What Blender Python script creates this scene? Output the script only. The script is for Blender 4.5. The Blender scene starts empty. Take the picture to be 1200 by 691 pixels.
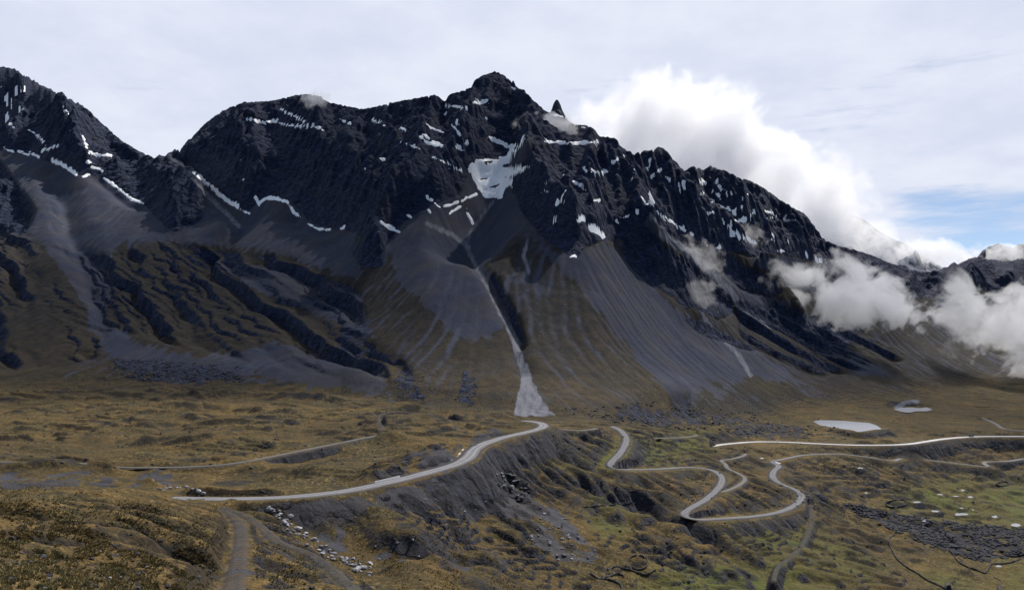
import bpy, bmesh, math, random, time
import numpy as np
T0 = time.time()
SC = bpy.context.scene
COL = SC.collection
rng = np.random.default_rng(7)
random.seed(7)
F = 942.0          # focal length in photo pixels (1200 wide)
HZ = 400.0         # eye level row
f4 = np.float32

# ------------------------------------------------------------------ noise
_perm = rng.permutation(4096).astype(np.int32)
_perm = np.concatenate([_perm, _perm])
_ang = rng.random(4096) * 2 * np.pi
_gx = np.cos(_ang).astype(f4); _gy = np.sin(_ang).astype(f4)
def perlin(x, y, seed=0):
    x = np.asarray(x, f4) + f4(seed * 17.31 + 500); y = np.asarray(y, f4) + f4(seed * 9.73 + 500)
    xi = np.floor(x).astype(np.int32); yi = np.floor(y).astype(np.int32)
    xf = x - xi; yf = y - yi
    u = xf * xf * xf * (xf * (xf * 6 - 15) + 10); v = yf * yf * yf * (yf * (yf * 6 - 15) + 10)
    def g(ix, iy, fx, fy):
        h = _perm[(_perm[ix & 4095] + iy) & 4095]
        return _gx[h] * fx + _gy[h] * fy
    a = g(xi, yi, xf, yf); b = g(xi + 1, yi, xf - 1, yf)
    c = g(xi, yi + 1, xf, yf - 1); d = g(xi + 1, yi + 1, xf - 1, yf - 1)
    ab = a + u * (b - a); cd = c + u * (d - c)
    return (ab + v * (cd - ab)) * f4(1.5)
def fbm(x, y, s, o=4, seed=0, g=.5):
    r = 0; a = 1.; t = 0
    for i in range(o):
        r = r + a * perlin(x / s * 2**i, y / s * 2**i, seed + i * 3); t += a; a *= g
    return r / t
def ridged(x, y, s, o=4, seed=0, g=.5):
    r = 0; a = 1.; t = 0; w = 1.
    for i in range(o):
        n = 1 - np.abs(perlin(x / s * 2**i, y / s * 2**i, seed + i * 3)) * 1.6
        n = n * n * w; w = np.clip(n * 1.6, 0, 1)
        r = r + a * n; t += a; a *= g
    return r / t
def sst(a, b, x):
    t = np.clip((x - a) / (b - a), 0, 1); return t * t * (3 - 2 * t)
def blur(a, s):
    if s <= 0: return a
    r = int(max(1, round(s * 3))); k = np.exp(-.5 * (np.arange(-r, r + 1) / s)**2); k = (k / k.sum()).astype(f4)
    p = np.pad(a, ((r, r), (0, 0)), 'edge'); o = np.zeros_like(a)
    for i, w in enumerate(k): o += w * p[i:i + a.shape[0]]
    p = np.pad(o, ((0, 0), (r, r)), 'edge'); q = np.zeros_like(a)
    for i, w in enumerate(k): q += w * p[:, i:i + a.shape[1]]
    return q
def blur1(a, s):
    r = int(max(1, round(s * 3))); k = np.exp(-.5 * (np.arange(-r, r + 1) / s)**2); k /= k.sum()
    return np.convolve(np.pad(a, r, 'edge'), k, 'valid')
def bil(R, ix, iy):
    ix = np.clip(ix, 0, R.shape[1] - 1.001); iy = np.clip(iy, 0, R.shape[0] - 1.001)
    a = ix.astype(np.int32); b = iy.astype(np.int32); fx = (ix - a).astype(f4); fy = (iy - b).astype(f4)
    r0 = R[b, a] * (1 - fx) + R[b, a + 1] * fx
    r1 = R[b + 1, a] * (1 - fx) + R[b + 1, a + 1] * fx
    return r0 * (1 - fy) + r1 * fy
def bspl(R, ix, iy):
    ix = np.clip(ix, 1, R.shape[1] - 2.001); iy = np.clip(iy, 1, R.shape[0] - 2.001)
    a = ix.astype(np.int32); b = iy.astype(np.int32); fx = (ix - a).astype(f4); fy = (iy - b).astype(f4)
    def w(t): return ((1 - t)**3 / 6, (3 * t**3 - 6 * t * t + 4) / 6, (-3 * t**3 + 3 * t * t + 3 * t + 1) / 6, t**3 / 6)
    wx = w(fx); wy = w(fy); o = 0
    for j in range(4):
        yy = np.minimum(b + j - 1, R.shape[0] - 1); s = 0
        for i in range(4): s = s + wx[i] * R[yy, np.minimum(a + i - 1, R.shape[1] - 1)]
        o = o + wy[j] * s
    return o

# ------------------------------------------------------------------ layout of the land
KU = [0, 100, 200, 300, 400, 500, 600, 640, 700, 800, 900, 1000, 1100, 1200]
NEAR = {  # per column: (row, distance) of nine break lines, near to far
    0:   [(700, 60), (606, 150), (576, 300), (567, 410), (556, 520), (530, 650), (500, 850), (470, 1150), (448, 1450)],
    100: [(700, 75), (640, 130), (570, 320), (569, 405), (556, 500), (530, 640), (500, 840), (470, 1130), (450, 1420)],
    200: [(700, 110), (680, 125), (583, 330), (587, 400), (583, 434), (545, 580), (505, 800), (475, 1080), (452, 1380)],
    300: [(700, 180), (650, 262), (614, 380), (600, 405), (583, 432), (545, 565), (510, 760), (478, 1040), (450, 1350)],
    400: [(700, 250), (660, 330), (625, 390), (606, 415), (575, 452), (540, 570), (510, 740), (480, 1010), (455, 1330)],
    500: [(700, 300), (660, 360), (606, 450), (580, 485), (552, 522), (520, 640), (497, 800), (483, 980), (470, 1170)],
    600: [(700, 370), (660, 430), (600, 540), (555, 650), (510, 720), (500, 830), (496, 900), (493, 990), (486, 1130)],
    640: [(700, 405), (655, 470), (600, 600), (555, 700), (506, 785), (500, 860), (497, 930), (494, 1010), (488, 1130)],
    700: [(700, 450), (640, 560), (600, 650), (570, 700), (545, 750), (515, 825), (500, 900), (495, 1010), (491, 1120)],
    800: [(700, 510), (640, 620), (602, 700), (570, 790), (548, 880), (525, 1010), (507, 1130), (497, 1250), (486, 1370)],
    900: [(700, 560), (640, 690), (600, 780), (570, 880), (543, 1000), (520, 1160), (505, 1300), (488, 1480), (470, 1680)],
    1000: [(700, 600), (640, 750), (600, 880), (565, 985), (535, 1100), (520, 1180), (500, 1345), (480, 1640), (460, 1950)],
    1100: [(700, 640), (640, 800), (600, 940), (572, 1060), (545, 1150), (515, 1240), (497, 1480), (478, 1780), (452, 2230)],
    1200: [(700, 670), (640, 830), (600, 980), (572, 1100), (540, 1205), (511, 1290), (495, 1560), (478, 1900), (445, 2450)],
}
def L(pts):
    p = np.array(pts, float); return p[:, 0], p[:, 1]
SKY = [(-700, 60), (-200, 40), (0, 78), (15, 80), (40, 95), (60, 105), (80, 116), (100, 125), (115, 140), (140, 163), (165, 178), (185, 186), (203, 186), (215, 171), (240, 145), (260, 130),
       (285, 120), (320, 118), (345, 112), (360, 110), (375, 113), (385, 120), (405, 124), (425, 128), (440, 125), (470, 118), (500, 113), (512, 111), (521, 120), (527, 110), (545, 106),
       (551, 104), (556, 94), (568, 87), (578, 84), (586, 85), (594, 91), (605, 100), (615, 108), (630, 122), (641, 131), (663, 139), (672, 146), (690, 147), (699, 152),
       (701, 162), (708, 160), (717, 165), (730, 173), (742, 182), (752, 177), (766, 176), (772, 172), (779, 174), (790, 188), (803, 201), (808, 196), (815, 194), (823, 200), (832, 194),
       (845, 199), (870, 208), (890, 217), (905, 227), (912, 233), (930, 243), (945, 252), (955, 266), (965, 280), (980, 287), (1000, 292), (1025, 300), (1040, 307), (1065, 315), (1085, 319),
       (1100, 316), (1112, 312), (1117, 306), (1122, 310), (1135, 304), (1148, 300), (1152, 303), (1165, 304), (1178, 307), (1190, 304), (1210, 302), (1300, 290), (1500, 330), (1900, 300)]
FOOT = [(-700, 200), (0, 180), (50, 195), (100, 210), (150, 236), (200, 250), (250, 240), (300, 240), (350, 262), (400, 270), (450, 270), (500, 250), (540, 248), (570, 242), (600, 252),
        (640, 275), (680, 286), (720, 294), (760, 330), (800, 358), (830, 374), (880, 385), (950, 388), (1100, 392), (1300, 392), (1900, 392)]
SLO1 = [(0, .5), (100, .5), (200, .46), (300, .5), (400, .52), (500, .56), (600, .56), (700, .54), (800, .5), (900, .45), (1000, .40), (1100, .38), (1300, .4)]
SLO2 = [(0, .85), (100, .72), (200, .5), (300, .85), (500, .9), (580, .85), (700, .8), (800, .72), (900, .66), (1000, .55), (1100, .5), (1300, .6)]
def nxt(D0, z0, v, s):
    e = (HZ - v) / F; return (z0 - s * D0) / (e - s)
def lines(u):
    """break lines at image columns u -> D[n,k], z[n,k]"""
    u = np.asarray(u, float); Ds = []; Zs = []
    Ds.append(np.full_like(u, 3.)); Zs.append(np.full_like(u, -2.2))
    for i in range(9):
        v = np.interp(u, KU, [NEAR[k][i][0] for k in KU]); D = np.interp(u, KU, [NEAR[k][i][1] for k in KU])
        Ds.append(D); Zs.append((HZ - v) / F * D)
    vb = HZ - Zs[-1] / Ds[-1] * F
    vf = np.interp(u, *L(FOOT)); vs = np.interp(u, *L(SKY))
    s1 = np.interp(u, *L(SLO1)); s2 = np.interp(u, *L(SLO2))
    vm = vb * .55 + vf * .45
    D = nxt(Ds[-1], Zs[-1], vm, s1 * .86); Z = (HZ - vm) / F * D; Ds.append(D); Zs.append(Z)
    D = nxt(D, Z, vf, s1 * 1.12); Z = (HZ - vf) / F * D; Ds.append(D); Zs.append(Z)
    vq = np.interp(u, np.arange(-700, 1901, 10), blur1(np.interp(np.arange(-700, 1901, 10), *L(SKY)), 1.0))
    D = nxt(D, Z, vq, s2); Z = (HZ - vq) / F * D
    Ds.append(D); Zs.append(Z)
    Ds.append(D + 500); Zs.append(Z - 330)
    Ds.append(D + 1500); Zs.append(np.minimum(Z - 500, 0) - 100)
    Ds.append(D * 0 + 9000); Zs.append(D * 0 - 350)
    Ds.append(D * 0 + 40000); Zs.append(D * 0 - 1500)
    return np.stack(Ds, -1), np.stack(Zs, -1)
_UT = np.arange(-760, 1961, 4.); _LD, _LZ = lines(_UT)
SK_D = _LD[:, 12]; FT_D = _LD[:, 11]; BS_D = _LD[:, 9]
def loft(X, Y):
    u = 600 + X / Y * F
    k = np.clip((u + 760) / 4, 0, len(_UT) - 1.001); a = k.astype(int); fr = k - a
    z = np.full(X.shape, -1500., f4)
    n = _LD.shape[1]
    dp = zp = None
    for i in range(n):
        d = _LD[a, i] * (1 - fr) + _LD[a + 1, i] * fr; zz = _LZ[a, i] * (1 - fr) + _LZ[a + 1, i] * fr
        if i == 0: z = np.where(Y <= d, zz, z)
        else:
            m = (Y > dp) & (Y <= d)
            z = np.where(m, zp + (zz - zp) * (Y - dp) / np.maximum(d - dp, 1e-3), z)
        dp, zp = d, zz
    return z.astype(f4)

# ------------------------------------------------------------------ what covers the land (areas where rock, scree, turf lie)
IW, IH, OX, OY = 1900, 760, -350, 0
_gyy, _gxx = np.mgrid[0:IH, 0:IW]
def polymask(polys, sig=1.5):
    m = np.zeros((IH, IW), bool)
    for P in polys:
        P = np.array(P, float) - (OX, OY)
        x0 = int(max(0, P[:, 0].min() - 1)); x1 = int(min(IW, P[:, 0].max() + 2)); y0 = int(max(0, P[:, 1].min() - 1)); y1 = int(min(IH, P[:, 1].max() + 2))
        gx = _gxx[y0:y1, x0:x1]; gy = _gyy[y0:y1, x0:x1]; ins = np.zeros(gx.shape, bool)
        for (ax, ay), (bx, by) in zip(P, np.roll(P, -1, 0)):
            if ay == by: continue
            c = ((ay > gy) != (by > gy)) & (gx < (bx - ax) * (gy - ay) / (by - ay) + ax); ins ^= c
        m[y0:y1, x0:x1] |= ins
    return blur(m.astype(f4), sig)
def strokemask(strokes, sig=0, scale=1):
    m = np.zeros((IH * scale, IW * scale), f4)
    for S in strokes:
        w = S[0]; P = [((x - OX) * scale, (y - OY) * scale) for x, y in S[1:]]
        if len(P) == 1: P = P * 2
        for (ax, ay), (bx, by) in zip(P[:-1], P[1:]):
            r = w * scale * 1.2 + 3
            x0 = int(max(0, min(ax, bx) - r)); x1 = int(min(m.shape[1], max(ax, bx) + r + 1)); y0 = int(max(0, min(ay, by) - r)); y1 = int(min(m.shape[0], max(ay, by) + r + 1))
            if x1 <= x0 or y1 <= y0: continue
            gy, gx = np.mgrid[y0:y1, x0:x1]
            dx, dy = bx - ax, by - ay; t = np.clip(((gx - ax) * dx + (gy - ay) * dy) / max(dx * dx + dy * dy, 1e-6), 0, 1)
            d = np.hypot(gx - ax - t * dx, gy - ay - t * dy)
            m[y0:y1, x0:x1] = np.maximum(m[y0:y1, x0:x1], np.clip(.5 + (w * scale / 2 - d) / (1.4 * scale), 0, 1))
    return blur(m, sig) if sig else m
ROCK = [
    [(-400, 40), (0, 70), (60, 98), (100, 118), (140, 157), (195, 180), (215, 200), (238, 225), (236, 258), (205, 272), (190, 262), (168, 238), (150, 232), (126, 212), (116, 205), (98, 206), (60, 190), (30, 180), (0, 176), (-400, 170)],
    [(-400, 190), (0, 188), (20, 215), (40, 245), (30, 275), (10, 270), (-400, 300)],
    [(200, 180), (215, 165), (260, 122), (345, 105), (425, 120), (512, 104), (545, 98), (580, 76), (640, 120), (645, 140), (622, 160), (600, 180), (560, 190), (548, 205), (540, 228), (510, 238), (495, 246), (470, 262), (452, 290), (448, 312), (425, 315), (412, 296), (425, 282), (418, 272), (392, 268), (368, 262), (345, 240), (322, 231), (305, 235), (290, 247), (262, 234), (240, 210), (222, 200)],
    [(612, 245), (600, 222), (598, 200), (622, 182), (628, 150), (640, 120), (700, 150), (745, 170), (803, 190), (815, 186), (845, 190), (905, 218), (945, 242), (966, 275), (985, 292), (975, 305), (955, 308), (930, 300), (915, 297), (880, 300), (850, 292), (870, 310), (905, 325), (918, 340), (905, 348), (870, 338), (845, 318), (830, 300), (800, 286), (775, 265), (762, 248), (755, 262), (775, 285), (800, 303), (828, 322), (845, 335), (860, 352), (858, 368), (840, 374), (815, 360), (800, 362), (790, 348), (765, 335), (740, 316), (727, 292), (732, 282), (725, 278), (712, 283), (700, 282), (684, 290), (676, 302), (655, 292), (632, 275)],
    [(950, 255), (985, 282), (1085, 316), (1110, 305), (1150, 292), (1600, 280), (1600, 345), (1200, 350), (1150, 340), (1120, 345), (1060, 352), (1020, 340), (990, 330), (960, 318)],
    [(577, 318), (592, 345), (607, 373), (616, 402), (612, 402), (600, 378), (586, 350), (574, 325)],
    [(800, 372), (828, 378), (850, 392), (880, 405), (888, 412), (868, 408), (840, 398), (815, 388)], [(905, 352), (960, 372), (1000, 395), (990, 415), (960, 410), (930, 392), (905, 372)],
]
BLUFF = [[(-400, 235), (0, 262), (40, 282), (95, 320), (120, 385), (180, 392), (250, 410), (330, 430), (350, 452), (430, 462), (430, 440), (500, 455), (470, 420), (430, 400), (420, 340), (330, 300), (240, 292), (190, 280), (120, 300), (60, 290), (0, 330), (0, 445), (-400, 445)],
         [(0, 300), (60, 320), (110, 372), (130, 408), (60, 440), (0, 445)],
         [(860, 350), (1000, 380), (1060, 420), (960, 440), (870, 400)]]
SCREE = [
    [(-400, 172), (0, 178), (60, 192), (120, 215), (170, 245), (205, 275), (240, 262), (262, 238), (292, 250), (308, 238), (345, 245), (370, 265), (420, 276), (415, 300), (432, 318), (420, 330), (370, 310), (300, 290), (240, 288), (200, 285), (150, 280), (130, 300), (132, 350), (120, 372), (100, 362), (80, 330), (50, 290), (20, 262), (40, 245), (20, 212), (0, 190), (-400, 190)],
    [(455, 290), (475, 262), (500, 246), (545, 238), (600, 225), (620, 250), (612, 268), (600, 280), (585, 300), (570, 310), (585, 345), (600, 380), (570, 395), (545, 400), (520, 380), (490, 350), (465, 330)],
    [(622, 270), (650, 295), (684, 290), (712, 284), (728, 296), (765, 338), (800, 366), (850, 392), (930, 440), (905, 452), (880, 435), (840, 482), (800, 482), (765, 440), (720, 390), (670, 330), (640, 300)],
    [(762, 246), (775, 262), (830, 298), (850, 318), (870, 340), (920, 350), (980, 400), (1050, 440), (1010, 440), (940, 400), (900, 380), (862, 368), (860, 350), (830, 324), (780, 290), (765, 270)],
    [(870, 300), (925, 298), (960, 312), (1000, 330), (1050, 350), (1060, 372), (960, 345), (920, 335)],
    [(100, 372), (140, 385), (170, 405), (240, 420), (300, 405), (330, 400), (380, 420), (420, 410), (450, 440), (470, 470), (400, 455), (330, 452), (250, 452), (210, 450), (170, 440), (130, 420)],
    [(235, 300), (300, 310), (420, 340), (440, 400), (400, 380), (300, 340)],
    # foreground cuts and slides
    [(448, 555), (470, 535), (490, 522), (515, 518), (545, 538), (540, 548), (510, 553), (470, 562)],
    [(540, 520), (560, 512), (590, 500), (600, 508), (560, 524), (545, 530)],
    [(330, 592), (400, 580), (470, 570), (560, 545), (600, 575), (625, 600), (600, 612), (570, 600), (540, 585), (500, 590), (470, 590), (420, 600), (400, 612), (440, 655), (425, 668), (380, 645), (340, 612)],
    [(555, 545), (600, 560), (640, 595), (622, 612), (590, 610), (560, 590)],
    [(632, 588), (652, 590), (668, 610), (690, 635), (710, 655), (690, 660), (655, 660), (625, 640), (608, 625), (625, 620)],
    [(400, 625), (470, 640), (500, 655), (440, 662), (410, 650)], [(520, 660), (560, 650), (570, 660), (530, 672)],
    [(0, 556), (80, 560), (140, 572), (100, 570), (0, 574)], [(0, 545), (60, 552), (200, 556), (220, 580), (150, 570), (60, 566), (0, 560)],
    [(1090, 360), (1200, 400), (1300, 420), (1300, 345), (1100, 345)],
]
PALE = [[4, (578, 236), (562, 256), (550, 275), (547, 292)],   # fresh wash and chutes, lighter gravel
    [5, (548, 292), (560, 315), (573, 340), (588, 370), (600, 395)], [9, (598, 385), (608, 415), (614, 440)], 
    [6, (500, 262), (530, 275), (550, 290)],
    [5, (618, 280), (613, 300), (620, 320)], [1.6, (640, 335), (700, 395), (750, 440), (780, 475)],
    [9, (775, 275), (810, 300), (840, 325), (865, 352), (900, 385)], [6, (812, 345), (830, 380), (865, 415), (880, 440)], [14, (765, 250), (815, 290), (840, 300)],
    [6, (225, 210), (255, 240), (280, 265)], [4, (540, 180), (548, 200)],
    
   
    [6, (1050, 478), (1060, 472), (1075, 470)],
]
GREEN = [
    [(1030, 580), (1080, 565), (1210, 565), (1500, 560), (1500, 640), (1210, 640), (1160, 618), (1100, 612), (1060, 600)],
    [(690, 575), (720, 570), (745, 590), (735, 600), (700, 600)], [(640, 530), (700, 540), (690, 560), (650, 555)], [(700, 600), (740, 620), (730, 632), (700, 625)],
    [(745, 680), (770, 660), (900, 660), (1000, 700), (740, 705)], [(1070, 655), (1110, 665), (1170, 691), (1110, 691)], [(1160, 660), (1300, 655), (1300, 691), (1180, 691)], [(820, 600), (870, 615), (930, 620), (1000, 640), (1040, 680), (980, 691), (900, 660)],
    [(700, 520), (850, 500), (830, 530), (760, 545), (700, 550)],
]
DARKF = [[(980, 590), (1000, 600), (1040, 618), (1110, 645), (1150, 658), (1200, 650), (1300, 640), (1300, 620), (1190, 620), (1110, 612), (1060, 605), (1020, 596)],
         [(935, 575), (960, 590), (975, 598), (968, 580), (950, 570)], [(730, 480), (745, 470), (760, 492), (730, 495)], [(715, 475), (760, 480), (850, 485), (880, 495), (760, 500), (725, 492)],
         [(130, 420), (220, 425), (290, 440), (250, 450), (150, 445)], [(460, 440), (480, 430), (500, 470), (470, 470)], [(545, 430), (560, 450), (555, 478), (535, 470)],
         [(572, 552), (600, 548), (618, 565), (625, 588), (612, 590), (590, 575)], [(840, 490), (940, 500), (950, 515), (860, 512)], [(400, 385), (440, 400), (425, 425), (395, 410)]]
GRASSY = [[(570, 310), (600, 285), (625, 280), (660, 340), (740, 420), (800, 485), (720, 492), (650, 488), (632, 470), (615, 420), (590, 350)],
          [(450, 400), (490, 385), (540, 405), (590, 400), (605, 440), (600, 485), (500, 470), (455, 440)]]
m_rock = polymask(ROCK, 1.6); m_bluff = polymask(BLUFF, 4); m_scree = polymask(SCREE, 4.0); m_green = polymask(GREEN, 9); m_darkf = polymask(DARKF, 2.5); m_grassy = polymask(GRASSY, 9)
m_pale = strokemask(PALE, 1.3) * .95; m_pale = np.maximum(m_pale, polymask([[(610, 425), (618, 425), (626, 448), (636, 468), (652, 488), (601, 488), (606, 462), (611, 445)]], 1.2))
SNOW = [  # lying snow: (width, points)
    [4, (0, 101), (20, 102)], [2, (24, 102), (33, 103)], [2, (0, 119), (14, 120), (26, 128)], [2, (8, 142), (16, 148)], [2, (33, 152), (42, 157), (53, 168)],
    [3, (49, 177), (58, 174), (67, 170)], [2, (5, 174), (15, 178)], [2, (21, 177), (34, 182)], [2.5, (35, 179), (45, 184)], [4, (62, 187), (70, 191), (80, 198), (89, 205)], [3, (97, 207), (104, 205)],
    [2.4, (97, 159), (101, 170), (101, 176)], [3.4, (102, 178), (112, 181), (130, 183)], [3.4, (102, 190), (110, 196), (120, 200)], [3.2, (122, 209), (140, 222), (155, 234), (168, 238)], [1.5, (74, 127), (80, 133)], [1.6, (9, 86)], [1.5, (84, 138)], [1.6, (82, 151)],
    [2.5, (225, 194)], [4, (227, 203), (240, 213), (252, 221)], [5, (246, 217), (254, 224)], [3, (254, 226), (270, 238), (284, 247), (292, 250)],
    [3, (300, 231), (303, 240)], [4, (304, 238), (312, 232), (325, 233), (337, 237)], [3.5, (337, 237), (345, 249), (352, 254)], [2.6, (361, 262), (372, 268), (386, 269)], [3, (400, 267), (403, 266)], [3, (447, 260), (457, 267), (468, 272)],
    [2.2, (291, 140), (305, 142), (317, 143)], [2.2, (319, 141), (330, 145), (345, 148), (358, 148)], [2.4, (329, 128), (345, 136), (355, 142), (364, 149)], [3, (366, 147), (378, 152)], [1.4, (292, 158)], [1.4, (282, 188)], [1.4, (285, 211)],
    [2, (398, 140), (411, 145)], [1.8, (437, 141), (450, 147)], [2, (471, 167), (480, 170), (491, 175)], [1.8, (443, 185), (450, 187)], [1.4, (425, 180)], [1.4, (440, 162)], [1.4, (427, 198)], [1.4, (452, 222)],
    [2.5, (493, 160), (500, 166), (512, 171)], [4, (495, 158), (508, 166), (520, 172)], [1.8, (470, 150), (478, 155)], [1.8, (497, 145), (505, 150), (519, 155)], [2, (507, 184), (520, 190), (535, 196), (542, 199)], [2.5, (477, 252), (482, 255)],
    [3, (522, 123), (535, 125), (548, 127)], [3.4, (553, 120), (562, 121), (572, 118)], [2.2, (530, 147), (540, 158), (552, 168)], [2, (535, 142), (538, 146)], [2.4, (535, 171), (543, 176)], [1.5, (570, 139)], [1.5, (522, 134)], [2, (600, 103), (604, 104)],
    [3.5, (574, 161), (585, 167), (598, 173)], [4, (598, 173), (608, 168), (616, 162)], [5, (598, 172), (603, 180), (597, 190)], 
    [2.4, (590, 205), (605, 198), (620, 187)], [2.2, (590, 219), (600, 214)],
    [3, (500, 229), (506, 235)], [2.4, (509, 238), (516, 243)], [3, (520, 242), (528, 240)], [3.5, (531, 239), (537, 236)], [3, (541, 236), (547, 231)], [3.4, (550, 231), (558, 228)], [2, (527, 250), (530, 247)], [2.4, (533, 246), (539, 242)], [1.6, (543, 241)], [1.8, (546, 245), (549, 243)], [3, (548, 250), (552, 256), (554, 262)], [2, (502, 246), (505, 250)],
    [3.4, (639, 166), (655, 167), (672, 168), (699, 166)], [2, (640, 163)], [3, (650, 135), (662, 138)], [1.6, (675, 147), (685, 150)], [2.6, (683, 196), (690, 203), (700, 202), (712, 201)], [4, (688, 201), (706, 203)], [2.2, (636, 216), (648, 214)],
    [2.2, (664, 210), (676, 215), (688, 218)], [2, (652, 240), (655, 232), (664, 228)], [2, (663, 224)], [2.4, (693, 235), (702, 235)], [2, (649, 257), (655, 259)], [4, (675, 260), (683, 257)], [3, (692, 268), (700, 273), (707, 278)], [2.4, (668, 301), (675, 299)], [1.5, (672, 274)],
    [2, (639, 187)], [2, (661, 205)], [2, (718, 191), (723, 187)], [1.6, (731, 183)], [2, (742, 196), (744, 199)], [2, (741, 209)],
    [5, (761, 229), (765, 238)], [3, (752, 233), (760, 241)], [3, (765, 242), (778, 253), (790, 262)], [2.6, (790, 262), (805, 270), (812, 276)], [2.2, (825, 286), (835, 289), (843, 290)], [2.4, (722, 258), (735, 254)], [2, (745, 247), (748, 249)],
    [2.4, (763, 208), (772, 200), (775, 198)], [1.6, (779, 206), (788, 214)], [2.6, (798, 221), (800, 215), (804, 209)], [3, (797, 217), (801, 219)], [1.2, (757, 200), (764, 184)],
    [3, (820, 212), (826, 215)], [1.8, (838, 216), (840, 212)], [2, (842, 219), (848, 222), (857, 228)], [2, (820, 228), (824, 225)], [2, (836, 224), (843, 231)], [2, (867, 232), (878, 226)], [2.4, (832, 235), (836, 237)],
    [2.6, (840, 240), (850, 243), (862, 250)], [2, (830, 249), (836, 249)], [5, (848, 257), (855, 261), (862, 259)], [3.4, (864, 260), (873, 257)], [3, (862, 244), (869, 242)], [2, (879, 252), (883, 249)], [3, (896, 247), (905, 250), (912, 252)], [2, (920, 253), (932, 256)],
    [2, (900, 255), (906, 255)], [4, (858, 275), (866, 278), (872, 277)], [2.4, (872, 277), (880, 282), (885, 285)], [2, (918, 278), (923, 282)], [2, (934, 281)], [2, (912, 294), (920, 294)], [2, (948, 277)], [1.8, (945, 298)], [1.8, (929, 287)], [1.8, (957, 304), (962, 307)], [2, (905, 280), (907, 276)],
    [1.6, (1110, 313), (1117, 308)],
]
SMS = 2
m_snow = strokemask([[S[0] * .8] + S[1:] for S in SNOW], .5, SMS)
m_field = polymask([[(549, 194), (556, 187), (571, 188), (592, 184), (599, 175), (594, 172), (600, 170), (604, 180), (598, 190), (590, 197), (604, 196), (619, 185), (612, 197), (598, 204), (590, 208), (600, 211), (594, 218), (590, 222), (588, 233), (568, 231), (560, 220), (553, 206)]], .9)
FLECK = [[(440, 125), (560, 130), (575, 200), (500, 240), (440, 180)], [(800, 205), (900, 225), (950, 270), (960, 305), (900, 290), (820, 240)], [(0, 90), (100, 130), (100, 200), (0, 170)], [(640, 190), (740, 200), (740, 250), (650, 290)]]
m_fleck = polymask(FLECK, 6)
m_field = np.clip(m_field - strokemask([[4, (590, 195), (597, 193), (606, 189)], [2.2, (562, 211), (574, 208)], [2, (574, 220), (585, 216)], [1.6, (564, 200), (573, 203)], [1.6, (577, 227), (583, 225)], [1.8, (583, 186), (588, 188)], [1.6, (566, 224), (571, 221)]], .5), 0, 1)
def samp(M, u, v, sc=1): return bil(M, (u - OX) * sc, (v - OY) * sc)

# ------------------------------------------------------------------ rasters with erosion
class Ras:
    def __init__(s, x0, x1, y0, y1, c):
        s.x0, s.y0, s.c = x0, y0, c
        s.X, s.Y = np.meshgrid(np.arange(x0, x1, c, dtype=f4), np.arange(y0, y1, c, dtype=f4))
        s.Z = loft(s.X, s.Y)
    def uv(s):
        return 600 + s.X / s.Y * F, HZ - s.Z / s.Y * F
    def at(s, M, x, y): return bspl(M, (x - s.x0) / s.c, (y - s.y0) / s.c)
def erode(h, cell, n, steps, batches, hard, Kc=4., Ke=.3, Kd=.3, inertia=.15, seed=1):
    r = np.random.default_rng(seed); H, W = h.shape; h = (h / cell).astype(np.float64).ravel(); hard = hard.ravel(); flow = np.zeros(H * W)
    for b in range(batches):
        x = r.random(n) * (W - 4) + 2; y = r.random(n) * (H - 4) + 2
        dx = np.zeros(n); dy = np.zeros(n); sp = np.ones(n); wa = np.ones(n); sed = np.zeros(n)
        for st in range(steps):
            xi = x.astype(np.int64); yi = y.astype(np.int64); fx = x - xi; fy = y - yi; k = yi * W + xi
            h00 = h[k]; h10 = h[k + 1]; h01 = h[k + W]; h11 = h[k + W + 1]
            gx = (h10 - h00) * (1 - fy) + (h11 - h01) * fy; gy = (h01 - h00) * (1 - fx) + (h11 - h10) * fx
            hh = h00 * (1 - fx) * (1 - fy) + h10 * fx * (1 - fy) + h01 * (1 - fx) * fy + h11 * fx * fy
            gl = np.hypot(gx, gy) + 1e-6
            dx = dx * inertia - gx / gl * (1 - inertia); dy = dy * inertia - gy / gl * (1 - inertia)
            l = np.hypot(dx, dy) + 1e-9; dx /= l; dy /= l
            nx = np.clip(x + dx, 1, W - 3); ny = np.clip(y + dy, 1, H - 3)
            xj = nx.astype(np.int64); yj = ny.astype(np.int64); gx2 = nx - xj; gy2 = ny - yj; q = yj * W + xj
            hn = h[q] * (1 - gx2) * (1 - gy2) + h[q + 1] * gx2 * (1 - gy2) + h[q + W] * (1 - gx2) * gy2 + h[q + W + 1] * gx2 * gy2
            dh = hn - hh
            cap = np.maximum(-dh, .01) * sp * wa * Kc
            dep = np.where(dh > 0, np.minimum(dh, sed), np.where(sed > cap, (sed - cap) * Kd, 0))
            ero = np.where((dh <= 0) & (sed <= cap), np.minimum((cap - sed) * Ke * hard[k], -dh * .6), 0)
            am = dep - ero; sed = sed - am
            w00 = (1 - fx) * (1 - fy); w10 = fx * (1 - fy); w01 = (1 - fx) * fy; w11 = fx * fy
            idx = np.concatenate([k, k + 1, k + W, k + W + 1])
            h += np.bincount(idx, np.concatenate([am * w00, am * w10, am * w01, am * w11]), H * W)
            if st > 6: flow += np.bincount(k, None, H * W)
            sp = np.sqrt(np.clip(sp * sp - dh * 2, .05, 9)); wa *= .985; x, y = nx, ny
    return (h.reshape(H, W) * cell).astype(f4), flow.reshape(H, W).astype(f4)
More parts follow.
